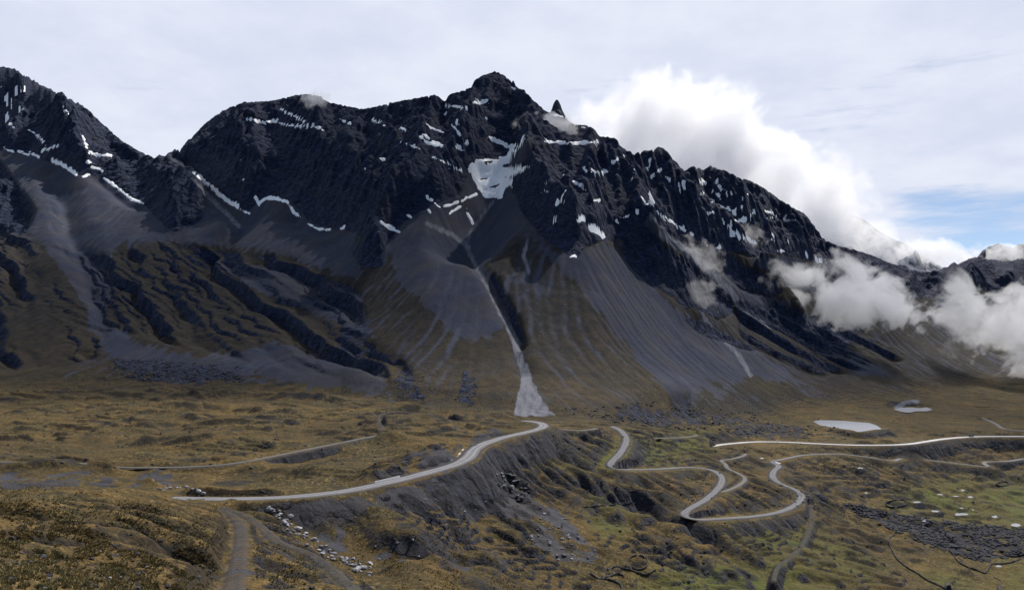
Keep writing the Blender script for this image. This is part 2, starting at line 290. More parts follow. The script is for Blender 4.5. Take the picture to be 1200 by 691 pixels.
def seg_dist(X, Y, P):
    """distance to polyline P (n,2+) and the interpolated extra columns at the nearest point"""
    P = np.asarray(P, float); best = np.full(X.shape, 1e9, f4); ex = np.zeros(X.shape + (max(P.shape[1] - 2, 1),), f4)
    for a, b in zip(P[:-1], P[1:]):
        dx, dy = b[0] - a[0], b[1] - a[1]; t = np.clip(((X - a[0]) * dx + (Y - a[1]) * dy) / max(dx * dx + dy * dy, 1e-9), 0, 1)
        d = np.hypot(X - a[0] - t * dx, Y - a[1] - t * dy); m = d < best
        best[m] = d[m]
        for j in range(P.shape[1] - 2): ex[..., j][m] = (a[2 + j] + t * (b[2 + j] - a[2 + j]))[m]
    return best, ex
_Dq = np.concatenate([np.arange(40, 1300, 2.), np.arange(1300, 3600, 5.)])
def hit_loft(u, v, far=False):
    X = (u - 600) / F * _Dq; z = loft(X.astype(f4), _Dq.astype(f4)); vv = HZ - z / _Dq * F
    s = np.nonzero((vv <= v) & (_Dq > (1000 if far else 0)))[0]
    i = s[0] if len(s) else len(_Dq) - 1
    return X[i], _Dq[i], z[i]

# mountain raster, 5 m cells
M = Ras(-2700, 2700, 1000, 4200, 5.)
base = M.Z.copy()
M.Z = blur(M.Z, 4.)
_b = np.interp(600 + M.X / M.Y * F, _UT, BS_D); _w = 1 - sst(90, 300, np.abs(M.Y - _b - 60)); M.Z = M.Z * (1 - _w) + blur(M.Z, 20.) * _w
mu, mv = M.uv()
wx = fbm(M.X, M.Y, 260, 3, 90) * 10; wy = fbm(M.X, M.Y, 260, 3, 95) * 10
rk = samp(m_rock, mu + wx * .3, mv + wy * .3)
SPURS = [  # (height, halfwidth, points)
    (70, 110, [(60, 112), (80, 150), (92, 190), (98, 206)]), (60, 120, [(200, 190), (222, 215), (240, 240)]), (45, 90, [(20, 85), (25, 130), (10, 170)]), (40, 70, [(100, 126), (135, 165), (190, 210), (205, 262)]),
    (60, 100, [(285, 122), (275, 170), (300, 225)]), (50, 90, [(345, 114), (370, 160), (385, 215), (400, 265)]), (60, 110, [(425, 130), (415, 190), (440, 250), (440, 305)]), (50, 90, [(512, 114), (500, 160), (478, 210), (462, 262)]),
    (60, 90, [(552, 106), (548, 150), (545, 190), (510, 232)]), (110, 130, [(600, 100), (625, 150), (625, 185), (612, 235), (640, 270), (672, 296)]), (70, 90, [(700, 165), (690, 210), (700, 250), (705, 280)]),
    (80, 110, [(742, 184), (738, 230), (745, 290), (790, 345), (830, 372)]), (70, 100, [(775, 176), (795, 225), (830, 262), (880, 305), (915, 340)]), (60, 90, [(832, 198), (860, 240), (905, 285), (960, 305)]), (50, 80, [(912, 234), (940, 270), (975, 300)]),
    (60, 90, [(1150, 302), (1140, 340), (1125, 370)]), (60, 90, [(1200, 304), (1190, 345)]), (40, 90, [(1085, 320), (1060, 350), (1040, 385)]),
]
GULLY = [(75, 110, [(600, 165), (580, 200), (560, 235), (552, 280)]), (17, 22, [(552, 285), (563, 312), (578, 340), (592, 370), (606, 400), (616, 435)]), (35, 50, [(102, 160), (101, 190), (130, 215), (168, 240)]), (50, 70, [(222, 198), (250, 222), (292, 250), (240, 300)]),
         (40, 60, [(345, 245), (385, 270)]), (60, 70, [(762, 205), (764, 235), (800, 265), (845, 295), (905, 345)]), (45, 60, [(690, 200), (715, 235), (715, 282)]), (40, 70, [(800, 215), (850, 265), (915, 300), (960, 325)]), (30, 50, [(780, 285), (830, 322), (870, 365)]),
         (30, 60, [(60, 200), (100, 300), (125, 380)])]
for hh, ww, P in SPURS:
    W = np.array([hit_loft(u, v, True)[:2] for u, v in P]); d, _ = seg_dist(M.X + fbm(M.X, M.Y, 150, 3, 11) * 40, M.Y + fbm(M.X, M.Y, 150, 3, 14) * 40, W)
    M.Z += 1.45 * hh * np.clip(1 - d / ww, 0, 1)**1.2 * (.3 + .7 * rk)
for hh, ww, P in GULLY:
    W = np.array([hit_loft(u, v, True)[:2] for u, v in P]); d, _ = seg_dist(M.X + fbm(M.X, M.Y, 150, 3, 21) * 16, M.Y + fbm(M.X, M.Y, 150, 3, 24) * 16, W)
    M.Z -= hh * np.clip(1 - d / ww, 0, 1)**1.3
M.Z = blur(M.Z, 1.2)
bl = samp(m_bluff, mu, mv)
M.Z += rk * ((ridged(M.X, M.Y, 360, 3, 31) - .4) * 62 + fbm(M.X, M.Y * 1.7, 130, 4, 37) * 16) + (1 - rk) * fbm(M.X, M.Y, 120, 4, 41) * 5
# tilted strata: benches in the lower left face and the right shoulders
warp = fbm(M.X * .5, M.Y * 1.5, 360, 3, 51) * 85 + fbm(M.X * .5, M.Y * 1.5, 90, 3, 52) * 14
st = (M.Z + .36 * M.X + .05 * M.Y + warp)
def terrace(s, p, sharp):
    k = np.floor(s / p); fr = s / p - k; return (k + sst(1 - sharp, 1, fr)) * p - s
tz = 0 * terrace(st, 58., .30) * 1.0 * sst(-.15, .3, fbm(M.X * .7, M.Y * 2, 260, 3, 58)) + terrace(st + 13, 17., .4) * .75 * sst(-.2, .3, fbm(M.X, M.Y * 2, 150, 3, 59))
hard = (.05 + .42 * rk + .06 * bl).astype(f4); pre = M.Z.copy()
front = (M.Y < np.interp(mu, _UT, SK_D) + 250)
M.Z, flowM = erode(M.Z, 5., 26000, 46, 50, hard, Kc=3.2, Ke=.35)
df = M.Z - pre; df -= blur(df, 14.); M.Z = pre + df * (.09 + .23 * rk)
flowM = np.log1p(flowM)
print('mountain eroded', round(time.time() - T0, 1))
# valley raster, 3 m cells
N = Ras(-1080, 1230, 60, 1520, 3.)
N.Z = blur(N.Z, 5.)
nu, nv = N.uv()
X, Y = N.X, N.Y
near = sst(60, 260, Y) * (.35 + .65 * np.maximum(sst(300, 600, Y), sst(250, 420, nu)))
N.Z += near * (fbm(X * .8, Y, 150, 5, 61, .55) * 8 + (ridged(X * .8, Y, 60, 4, 67) - .45) * 4.5 + fbm(X, Y, 24, 3, 71) * 1.8)
bench = terrace(N.Z + .03 * X - .03 * Y + fbm(X * .5, Y, 150, 4, 77) * 14, 6., .22)
N.Z += bench * 1.5 * near * np.clip(.4 + fbm(X, Y, 240, 2, 79) * 1.5, 0, 1)
_rd = np.interp(nu, [0, 300, 400, 500, 560, 600, 640], [434, 432, 452, 522, 640, 725, 800]); _pm = sst(25, 130, Y - _rd) * (1 - sst(600, 660, nu)) * (1 - sst(1250, 1400, Y))
N.Z += _pm * ((ridged(X * .55 + Y * .25, Y, 170, 3, 83) - .45) * 13 + (ridged(X * .5, Y, 70, 3, 85) - .45) * 4.5)
def hit_ras(R, u, v, Dmin=60, Dmax=1500):
    D = np.arange(Dmin, Dmax, 1.5); x = (u - 600) / F * D; z = R.at(R.Z, x, D); vv = HZ - z / D * F
    s = np.nonzero(vv <= v)[0]; i = s[0] if len(s) else len(D) - 1
    return x[i], D[i], z[i]
RAV = [(4, 10, [(60, 484), (110, 487), (152, 491)]), (3.5, 12, [(165, 452), (205, 453), (245, 458)]), (3, 10, [(168, 466), (235, 470)]), (3, 9, [(0, 497), (60, 498), (105, 506)]), (2.5, 7, [(28, 515), (75, 511), (140, 506), (190, 505)]), (3.5, 9, [(110, 535), (180, 538), (240, 537)]), (3, 8, [(190, 503), (265, 500), (330, 504)]), (3.5, 9, [(360, 521), (400, 513), (440, 507)]), (4, 12, [(480, 495), (520, 506), (560, 516)]), (3, 9, [(250, 487), (300, 489), (355, 498)]), (3, 8, [(0, 478), (40, 477), (90, 480)]), (3, 10, [(350, 465), (400, 470), (430, 476)]), (4, 9, [(700, 555), (760, 556), (805, 553)]), (4, 12, [(640, 520), (660, 535), (690, 548)]), (5, 12, [(900, 545), (960, 548), (1020, 556)]), (3, 9, [(1060, 550), (1110, 553), (1180, 556)]), (4, 14, [(1000, 512), (1040, 508), (1080, 506)]), (5, 16, [(860, 508), (910, 505), (950, 508)]), (13, 17, [(752, 590), (790, 608), (815, 618), (850, 636), (880, 655), (905, 668), (930, 700)]), (9, 14, [(340, 596), (362, 612), (385, 630), (410, 652), (440, 672), (470, 690)]), (9, 12, [(570, 555), (590, 568), (612, 585), (622, 592)]),
       (6, 12, [(395, 600), (425, 640), (440, 668)]), (6, 14, [(545, 590), (570, 605), (580, 622), (560, 632)]), (4, 8, [(60, 612), (120, 612), (170, 625), (215, 645), (235, 665)]), (3, 7, [(640, 545), (665, 560), (720, 590), (752, 592)]),
       (5, 14, [(0, 566), (60, 566), (130, 566), (200, 572)]), (3, 10, [(930, 600), (935, 625), (910, 655), (895, 668)]), (4, 8, [(480, 480), (530, 492), (555, 505)]), (4, 10, [(600, 560), (660, 600), (700, 640)]), (6, 11, [(470, 648), (520, 645), (570, 630)])]
for hh, ww, P in RAV:
    W = np.array([hit_ras(N, u, v)[:2] for u, v in P]); d, _ = seg_dist(X + fbm(X, Y, 40, 3, 21) * 9, Y + fbm(X, Y, 40, 3, 24) * 9, W)
    N.Z -= hh * np.clip(1.25 - d / ww, 0, 1)**.9
nu, nv = N.uv(); nsc = samp(m_scree, nu, nv)
pre = N.Z.copy()
N.Z, flowN = erode(N.Z, 3., 16000, 34, 34, (.10 + .5 * nsc).astype(f4), Kc=3., Ke=.3, seed=5)
df = N.Z - pre; df -= blur(df, 7.); N.Z = blur(pre + df * .8, .5); flowN = np.log1p(flowN)
print('valley eroded', round(time.time() - T0, 1))

# ------------------------------------------------------------------ the terrain sheet
ug = np.concatenate([np.arange(-700, -70, 8.), np.arange(-70, 1270.1, 1.12), np.arange(1276, 1901, 8.)]).astype(f4)
dg = [3.]
while dg[-1] < 30000:
    d = dg[-1]; dg.append(d * (1.05 if d < 50 else 1.0031 if d < 1400 else 1.0022 if d < 1750 else 1.0012 if d < 3100 else 1.012 if d < 4500 else 1.06))
dg = np.array(dg, f4)
NU, ND = len(ug), len(dg)
U, D = np.meshgrid(ug, dg)
GX = ((U - 600) / F * D).astype(f4); GY = D
Z = loft(GX, GY)
r0, r1 = np.searchsorted(dg, 75), np.searchsorted(dg, 1500)
def sub(R, M_, a, b): return R.at(M_, GX[a:b], GY[a:b])
zn = sub(N, N.Z, r0, r1)
q0, q1 = np.searchsorted(dg, 1010), np.searchsorted(dg, 4150)
zm = sub(M, M.Z, q0, q1)
inside = (np.abs(GX[q0:q1]) < 2650)
zm = np.where(inside, zm, Z[q0:q1])
wn = sst(75, 130, GY[r0:r1]) * (1 - sst(1250, 1330, np.abs(GX[r0:r1]) * 1.2))
Zm = Z.copy(); fade = 1 - sst(3950, 4140, GY[q0:q1]); Zm[q0:q1] = Z[q0:q1] * (1 - fade) + zm * fade
Zn = Z.copy(); Zn[r0:r1] = Z[r0:r1] * (1 - wn) + zn * wn
bs = np.interp(ug, _UT, BS_D)[None, :]
k = sst(-90, 60, GY - np.minimum(bs, 1400))
k[GY >= 1490] = 1
Z = Zn * (1 - k) + Zm * k
flow = np.zeros_like(Z); fm = sub(M, flowM, q0, q1); fn = sub(N, flowN, r0, r1)
flow[r0:r1] += fn * (1 - k[r0:r1]); flow[q0:q1] += fm * k[q0:q1]
del zn, zm, Zm, Zn
V = HZ - Z / GY * F
# skyline: bring each column's crest to the height seen
skd = np.interp(ug, _UT, SK_D); ftd = np.interp(ug, _UT, FT_D); skv = np.interp(ug, *L(SKY))
def fix_sky(Z, sm):
    V = HZ - Z / GY * F; act = V[np.searchsorted(dg, 1300):].min(0)
    de = (act - skv) / F                      # how much the crest must rise, as tangent
    if sm: de = blur1(de, sm)
    t = (GY - ftd[None, :]) / (skd - ftd)[None, :]
    w = sst(.35, 1.0, t) * (1 - sst(1.0, 2.2, (GY - skd[None, :]) / 600))
    return Z + w * de[None, :].astype(f4) * np.minimum(GY, skd[None, :] + 100)
Z = fix_sky(Z, 5.)
_V = HZ - Z / GY * F; _bl = samp(m_bluff, U, _V) * sst(-20, 120, GY - bs); _rk = samp(m_rock, U, _V) * sst(-20, 120, GY - bs)
wp = fbm(GX * .4, GY * 1.2, 380, 3, 51) * 60 + fbm(GX * .6, GY * 1.5, 110, 3, 52, .5) * 13
s1_ = Z + .58 * GX + .05 * GY + wp
s2_ = Z + .52 * GX + fbm(GX * .6, GY * 1.4, 120, 5, 53, .62) * 30
a1 = sst(-.32, .14, fbm(GX * .40, s1_ * 2.4, 260, 3, 58)); a2 = sst(-.2, .2, fbm(GX * .5, s2_ * 2, 150, 3, 59))
Z += _bl * (terrace(s1_, 56., .22) * .62 * a1 + terrace(s2_ + 13, 23., .3) * .40 * a2)
s3_ = Z + .42 * GX - .15 * GY + fbm(GX * .8, GY * 1.4, 200, 5, 54, .6) * 46
s4_ = Z - .55 * GX + .1 * GY + fbm(GX * .8, GY * 1.4, 160, 5, 55, .6) * 40
Z += _rk * (terrace(s3_, 52., .3) * .36 * sst(-.2, .3, fbm(GX, GY, 300, 2, 56)) + terrace(s3_ + 7, 15., .35) * .16 + terrace(s4_, 34., .35) * .14)
del _V, _bl, _rk, wp, s1_, s2_, s3_, s4_
U0 = U; V = HZ - Z / GY * F
w1 = (perlin(GX / 18, GY / 26, 3) * 2.2 + perlin(GX / 7, GY / 10, 4) * 1.1).astype(f4) * np.clip(1200 / GY, .35, 1.2)
w2 = (perlin(GX / 18, GY / 26, 8) * 2.2 + perlin(GX / 7, GY / 10, 9) * 1.1).astype(f4) * np.clip(1200 / GY, .35, 1.2)
onm = sst(-60, 60, GY - bs + 110 * fbm(GX, GY, 160, 4, 7))
rock = samp(m_rock, U + w1, V + w2) * onm
# fine relief
rock = sst(.3, .7, rock)
jag = fbm(GX * .8, GY * 1.3, 66, 5, 101, .52) * 5.5
Z += rock * jag * sst(900, 1300, GY)
far = sst(1000, 1400, GY)
Z += (1 - rock) * far * (fbm(GX, GY, 22, 3, 111) * 1.1)
nr = (1 - far) * sst(8, 120, GY)
Z += nr * (fbm(GX, GY, 13, 4, 121, .6) * .75 + (ridged(GX, GY, 8, 2, 125) - .5) * .35)
Z += (1 - far) * sst(5, 40, GY) * (1 - sst(300, 500, GY)) * fbm(GX, GY, 2.2, 2, 131) * .16
Z = fix_sky(Z, 1.6)
sc_ = np.interp(652.5, ug, skd); px_ = sc_ / F; dd_ = np.hypot((GX - 52.5 / F * sc_), (GY - sc_) * .8) / px_
dd_ = dd_ * (1 + .12 * perlin(GX / 9, GY / 9, 77)); zt_ = (HZ - 116.5) / F * sc_
Z = np.where(dd_ < 13, np.maximum(Z, zt_ - px_ * np.interp(dd_, [0, 2, 4, 6, 9, 12, 13], [0, 1.5, 6, 12, 19, 24, 60])), Z)
# low scarps and hummocks of the pasture
hs = sst(330, 480, GY) * (1 - onm) * (GY < 2600)
Z += hs * terrace(Z + .04 * GX + fbm(GX * .45, GY, 90, 4, 137) * 10, 3.4, .2) * .6 * sst(-.1, .3, fbm(GX * .5, GY, 120, 3, 138))
Z += hs * (ridged(GX * .6, GY, 44, 4, 139) - .42) * 1.8
print('sheet', Z.shape, round(time.time() - T0, 1))

# ------------------------------------------------------------------ finding ground
def ground(u, v, Dmin=20):
    c = np.clip(np.searchsorted(ug, u), 1, NU - 1); t = (u - ug[c - 1]) / (ug[c] - ug[c - 1])
    z = Z[:, c - 1] * (1 - t) + Z[:, c] * t; vv = HZ - z / dg * F
    s = np.nonzero((vv <= v) & (dg > Dmin))[0]; i = s[0] if len(s) else ND - 2
    if i > 0 and vv[i - 1] > v:
        q = (vv[i - 1] - v) / max(vv[i - 1] - vv[i], 1e-6); d = dg[i - 1] + q * (dg[i] - dg[i - 1])
    else: d = dg[i]
    return np.array([(u - 600) / F * d, d, (HZ - v) / F * d])
def zat(x, y):
    u = 600 + x / y * F; c = int(np.clip(np.searchsorted(ug, u), 1, NU - 1)); r = int(np.clip(np.searchsorted(dg, y), 1, ND - 1))
    a = (u - ug[c - 1]) / (ug[c] - ug[c - 1]); b = (y - dg[r - 1]) / (dg[r] - dg[r - 1])
    return float((Z[r - 1, c - 1] * (1 - a) + Z[r - 1, c] * a) * (1 - b) + (Z[r, c - 1] * (1 - a) + Z[r, c] * a) * b)
def near_slice(P, rad):
    x0, y0 = P[:, :2].min(0) - rad; x1, y1 = P[:, :2].max(0) + rad
    y0 = max(y0, 4); us = [600 + x / y * F for x in (x0, x1) for y in (y0, y1)]
    a, b = np.searchsorted(dg, y0), np.searchsorted(dg, y1) + 1; c, d = np.searchsorted(ug, min(us)), np.searchsorted(ug, max(us)) + 1
    return slice(max(a, 0), min(b, ND)), slice(max(c, 0), min(d, NU))
def catmull(P, n=8):
    P = np.asarray(P, float); P = np.vstack([2 * P[0] - P[1], P, 2 * P[-1] - P[-2]]); o = []
    for i in range(1, len(P) - 2):
        for t in np.arange(n) / n:
            a, b, c, d = P[i - 1:i + 3]
            o.append(.5 * (2 * b + (c - a) * t + (2 * a - 5 * b + 4 * c - d) * t * t + (3 * b - a - 3 * c + d) * t**3))
    o.append(P[-2]); return np.array(o)
roadm = np.zeros_like(Z)
def lay_road(px, width, zplan=None, shoulder=9., sink=.35, soft=3.):
    """px: photo points along the road (or with a third value: height); returns world centre line and grades the land under it"""
    S = catmull(px, 8)
    if zplan is None:
        W = np.array([[0, 0, hit_loft(u, v)[2]] for u, v in S[:, :2]]); z = blur1(W[:, 2], soft * 2)
        z = np.minimum(z, -20)
    else:
        z = np.interp(np.arange(len(S)), np.linspace(0, len(S) - 1, len(zplan)), zplan)
    Dd = z * F / (HZ - S[:, 1])
    P = np.stack([(S[:, 0] - 600) / F * Dd, Dd, z], 1)
    d = np.r_[0, np.cumsum(np.hypot(*np.diff(P[:, :2], axis=0).T))]; n = max(4, int(d[-1] / 4)); t = np.linspace(0, d[-1], n)
    P = np.stack([np.interp(t, d, P[:, i]) for i in range(3)], 1)
    for i in range(3): P[:, i] = blur1(P[:, i], 1.5)
    R = width / 2 + shoulder
    best = {}
    A, B = near_slice(P, R); X, Y = GX[A, B], GY[A, B]
    bd = np.full(X.shape, 1e9, f4); bz = np.zeros(X.shape, f4)
    for i in range(0, len(P) - 1, 6):
        Q = P[i:i + 7]; a, b = near_slice(Q, R + 3)
        if a.stop <= a.start or b.stop <= b.start: continue
        dd, ex = seg_dist(GX[a, b], GY[a, b], Q)
        la = slice(a.start - A.start, a.stop - A.start); lb = slice(b.start - B.start, b.stop - B.start)
        if la.start < 0 or lb.start < 0: continue
        sh = bd[la, lb].shape; dd = dd[:sh[0], :sh[1]]; ez = ex[..., 0][:sh[0], :sh[1]]
        m = dd < bd[la, lb]; bd[la, lb] = np.where(m, dd, bd[la, lb]); bz[la, lb] = np.where(m, ez, bz[la, lb])
    w = 1 - sst(width / 2 + .8, R, bd)
    Z[A, B] = Z[A, B] * (1 - w) + (bz - sink - .5 * sst(width / 2, width / 2 + 2, bd)) * w
    roadm[A, B] = np.maximum(roadm[A, B], (.55 if width < 6.1 else 1.) * (1 - sst(width / 2 + .5, width / 2 + 4.5, bd)))
    return P
MAINR = [(196, 583), (215, 583.5), (250, 584), (300, 583.5), (350, 581), (400, 575.5), (430, 570), (470, 561), (510, 550.5), (535, 543), (549, 535), (555, 527), (566, 520), (590, 512), (612, 507), (630, 502.5), (637, 499), (634, 495.5), (624, 493.5), (612, 492.5)]
z_main = [-83.5, -84, -84, -84, -84, -84, -84, -84, -84, -84, -84, -84, -84, -84, -84.2, -85, -86, -87, -88, -88.5]
_s = np.linspace(0, 1, 20)
roads = []
roads.append(('main', lay_road(MAINR, 9.5, z_main, 24), 9.5))
roads.append(('pull', lay_road([(640, 503), (655, 502), (672, 504), (690, 503), (700, 501)], 5, None, 5), 4.5))
R2 = [(716, 499), (726, 503), (733, 511), (733, 519), (726, 531), (717, 540), (714, 546), (722, 549), (740, 549.5), (770, 549), (800, 547), (818, 547.5), (834, 550), (844, 556), (846, 563), (840, 573), (826, 585), (810, 594), (801, 601), (805, 606), (820, 608), (850, 606.5), (880, 604.5), (905, 601), (922, 596), (933, 590), (939, 583), (938, 577), (930, 572), (916, 567), (908, 562), (905, 556), (908, 550), (913, 546), (908, 542), (902, 540.5)]
zz = np.interp(np.linspace(0, 1, 36), [0, .2, .3, .4, .55, .75, .95, 1], [-98, -112, -120, -131, -150, -158, -154, -150])
roads.append(('valley', lay_road(R2, 6.5, None, 20), 6.5))
R3 = [(902, 540.5), (920, 537), (940, 533), (965, 531.5), (985, 531.5), (1010, 534), (1035, 538), (1048, 539.5), (1056, 536.5), (1075, 537), (1100, 540), (1130, 543.5), (1155, 546.5), (1165, 547.5)]
roads.append(('valley', lay_road(R3, 5.5, None, 18), 5.5))
roads.append(('valley', lay_road([(1160, 547), (1152, 541), (1170, 540.5), (1185, 539.5), (1200, 537), (1230, 535), (1280, 534)], 5.5, None, 7), 5.5))
R4 = [(833, 523), (842, 521), (860, 519), (880, 517.5), (900, 517.2), (930, 518), (960, 519.5), (1000, 521), (1040, 521), (1065, 519.8), (1085, 517), (1105, 514), (1130, 511.8), (1160, 511), (1200, 511), (1250, 511), (1290, 511)]
roads.append(('valley_main', lay_road(R4, 10, np.linspace(-150, -150, 17), 22, soft=6), 10))
R5 = [(830, 577), (845, 576), (862, 570), (872, 563), (872, 558), (862, 553), (852, 548), (850, 543), (844, 539), (856, 537.5), (870, 534), (874, 531)]
roads.append(('dirt', lay_road(R5, 4.5, None, 5), 4.2))
R6 = [(1148, 489), (1158, 492), (1168, 497), (1176, 502), (1190, 504), (1215, 506)]
roads.append(('dirt', lay_road(R6, 6, None, 6), 6))
R7 = [(-40, 540), (20, 541), (80, 541), (140, 547), (200, 547), (250, 545), (290, 540), (330, 532), (370, 524), (410, 516), (440, 510), (452, 508)]
roads.append(('dirt', lay_road(R7, 5, None, 6), 3.4))
R8 = [(262, 592), (272, 602), (281, 615), (282, 632), (280, 650), (276, 670), (272, 691), (270, 715)]
lay_road(R8, 2.0, None, 7)
R8b = [(268, 596), (290, 604), (312, 622), (330, 636), (350, 640), (372, 652), (395, 672), (415, 690), (430, 705)]
lay_road(R8b, 2.2, None, 6)
R8c = [(205, 590), (225, 600), (245, 608), (268, 612)]
lay_road(R8c, 2, None, 5)
R9 = [(764, 513), (785, 512.5), (800, 512), (812, 510.5), (818, 509)]
roads.append(('dirt', lay_road(R9, 5, None, 6), 4))
R10 = [(950, 590), (952, 605), (946, 625), (938, 640), (922, 655), (910, 665), (905, 690)]
lay_road(R10, 1, None, 6)
R11 = [(452, 508), (446, 497), (444, 487), (456, 482), (480, 482), (505, 486), (530, 492), (555, 495), (600, 497)]
lay_road(R11, 1, None, 5)
def regrade(P, width, sh):
    R = width / 2 + sh
    for i in range(0, len(P) - 1, 6):
        Q = P[i:i + 7]; a, b = near_slice(Q, R + 2)
        if a.stop <= a.start or b.stop <= b.start: continue
        dd, ex = seg_dist(GX[a, b], GY[a, b], Q); w = 1 - sst(width / 2 + 1.2, R, dd); tgt = ex[..., 0] - .38
        Z[a, b] = np.where(w > 0, np.where(Z[a, b] < tgt, Z[a, b] * (1 - w) + tgt * w, Z[a, b]), Z[a, b])
for kd, P, w_ in roads:
    if kd.endswith('main'): regrade(P, w_, 7)
R12 = [(640, 500), (660, 510), (672, 525), (665, 540)]

# cut banks on the uphill side of the near road
Pm0 = roads[0][1]; um0 = 600 + Pm0[:, 0] / Pm0[:, 1] * F
for ua, ub, hb, wb in ((205, 350, 4.2, 40), (415, 560, 9., 60)):
    Q = Pm0[(um0 >= ua) & (um0 <= ub) & (Pm0[:, 1] < 680)]; a, b = near_slice(Q, wb + 10); d, ex = seg_dist(GX[a, b], GY[a, b], Q)
    uu = U[a, b]; ends = sst(ua - 5, ua + 30, uu) * (1 - sst(ub - 45, ub + 5, uu)); behind = GY[a, b] > np.interp(uu, um0[:np.argmax(um0)], Pm0[:np.argmax(um0), 1])
    Z[a, b] += hb * sst(6.2, 6.2 + hb * .9, d * (1 + .15 * perlin(GX[a, b] / 12, GY[a, b] / 12, 88))) * (1 - sst(wb * .4, wb, d)) * ends * behind
# lakes: level the land under them
def lake(px, z, depth=1.2, rad=10):
    P = np.array([((u - 600) / F * z * F / (HZ - v), z * F / (HZ - v)) for u, v in px]); Q = np.vstack([P, P[:1]])
    a, b = near_slice(Q, rad + 4); X, Y = GX[a, b], GY[a, b]
    d, _ = seg_dist(X, Y, Q); ins = np.zeros(X.shape, bool)
    for (ax, ay), (bx, by) in zip(Q[:-1], Q[1:]): ins ^= ((ay > Y) != (by > Y)) & (X < (bx - ax) * (Y - ay) / (by - ay if by != ay else 1e-9) + ax)
    sd = np.where(ins, -d, d); tgt = z + np.clip(sd * .12, -depth, .8 + rad * .05)
    w = 1 - sst(rad * .3, rad, sd); Z[a, b] = np.where(sd < rad, Z[a, b] * (1 - w) + tgt * w, Z[a, b])
    # the near bank must not hide it
    return P
LK = [(953, 493.5), (960, 492), (975, 492.3), (990, 492.8), (1003, 494), (1018, 495), (1027, 498), (1033, 502), (1022, 503.5), (1012, 505), (1005, 505.5), (998, 503.5), (985, 502), (970, 499.5), (960, 497.5)]
lakes = [('lake', lake(LK, -142.5, 1.5, 26), -142.5)]
LK2 = [(1047, 479), (1056, 477.5), (1068, 477), (1078, 478), (1086, 477), (1093, 479.5), (1086, 481.5), (1074, 481.5), (1066, 483), (1056, 482)]
lakes.append(('pond', lake(LK2, -148.5, .6, 26), -148.5))
def puddle(u, v, w, h, seed):
    r = random.Random(seed); g = ground(u, v); px = []
    for i in range(11):
        a = i / 11 * 2 * math.pi; q = r.uniform(.6, 1.05); px.append((u + math.cos(a) * w / 2 * q, v + math.sin(a) * h / 2 * q))
    return ('pond', lake(px, g[2], .5, 5), g[2])
for i, (u, v, w, h) in enumerate([(1074, 588, 10, 2.2), (1096, 598.5, 11, 2.6), (1126.5, 602, 17, 4), (1084, 609, 10, 4), (1191, 615, 14, 5), (1128, 574, 5, 2), (1137, 582, 7, 2.6), (1101, 579, 12, 2), (1120, 581, 9, 1.6), (1166, 605, 9, 3), (1127, 595, 5, 1.6), (1140, 597, 4, 1.6), (1170, 663, 10, 2.4), (1008, 548, 9, 1.8), (1015, 577, 5, 2), (893, 537, 5, 1.5)]):
    lakes.append(puddle(u, v, w, h, i))
print('roads', round(time.time() - T0, 1))

def clear_view(P, reach=260):
    us = 600 + P[:, 0] / P[:, 1] * F; vs = HZ - P[:, 2] / P[:, 1] * F
    o = np.arange(len(us)); fine = np.linspace(0, len(us) - 1, len(us) * 4); us, vs, ds = np.interp(fine, o, us), np.interp(fine, o, vs), np.interp(fine, o, P[:, 1])
    cap = {}
    for u, v, d in zip(us, vs, ds):
        for c in range(np.searchsorted(ug, u - 1.2), np.searchsorted(ug, u + 1.2)):
            if c not in cap or cap[c][0] < d: cap[c] = (d, v)
    for c, (d, v) in cap.items():
        if c >= NU: continue
        a, b = np.searchsorted(dg, d - reach), np.searchsorted(dg, d - 5)
        Z[a:b, c] = np.minimum(Z[a:b, c], (HZ - v - 1.4) / F * dg[a:b])
for kd, P, w_ in roads:
    if kd == 'valley_main': clear_view(P)
for nm_, P, z_ in lakes[:2]:
    i_ = P[:, 1] < P[:, 1].mean(); Q_ = P[i_]; Q_ = Q_[np.argsort(Q_[:, 0])]; clear_view(np.column_stack([Q_, np.full(len(Q_), z_)]), 200)
# ------------------------------------------------------------------ cover weights
V = HZ - Z / GY * F
dzdy = np.gradient(Z, axis=0) / np.gradient(GY, axis=0)
gxs = np.gradient(GX, axis=1); dzdx = np.gradient(Z, axis=1) / gxs
dzdy = dzdy - dzdx * (U - 600) / F
slope = np.hypot(dzdx, dzdy); del gxs
fw = (w1 * 1.2, w2 * 1.2)
stq = np.clip((flow - 1.6) / 3.2, 0, 1)
big = fbm(GX, GY, 90, 5, 141, .6).astype(f4)
sml = fbm(GX, GY, 14, 3, 151, .6).astype(f4)
rockp = sst(.35, .65, samp(m_rock, U + w1, V + w2)) * onm
bluff = samp(m_bluff, U, V) * onm
scr = samp(m_scree, U + w1 * 2, V + w2 * 2)
dark = samp(m_darkf, U + w1, V + w2)
grs = samp(m_grassy, U, V)
pale = samp(m_pale, U + w1 * .5, V + w2 * .4) * (.55 + .45 * sst(-.3, .3, fbm(GX, GY * .25, 7, 3, 145)))
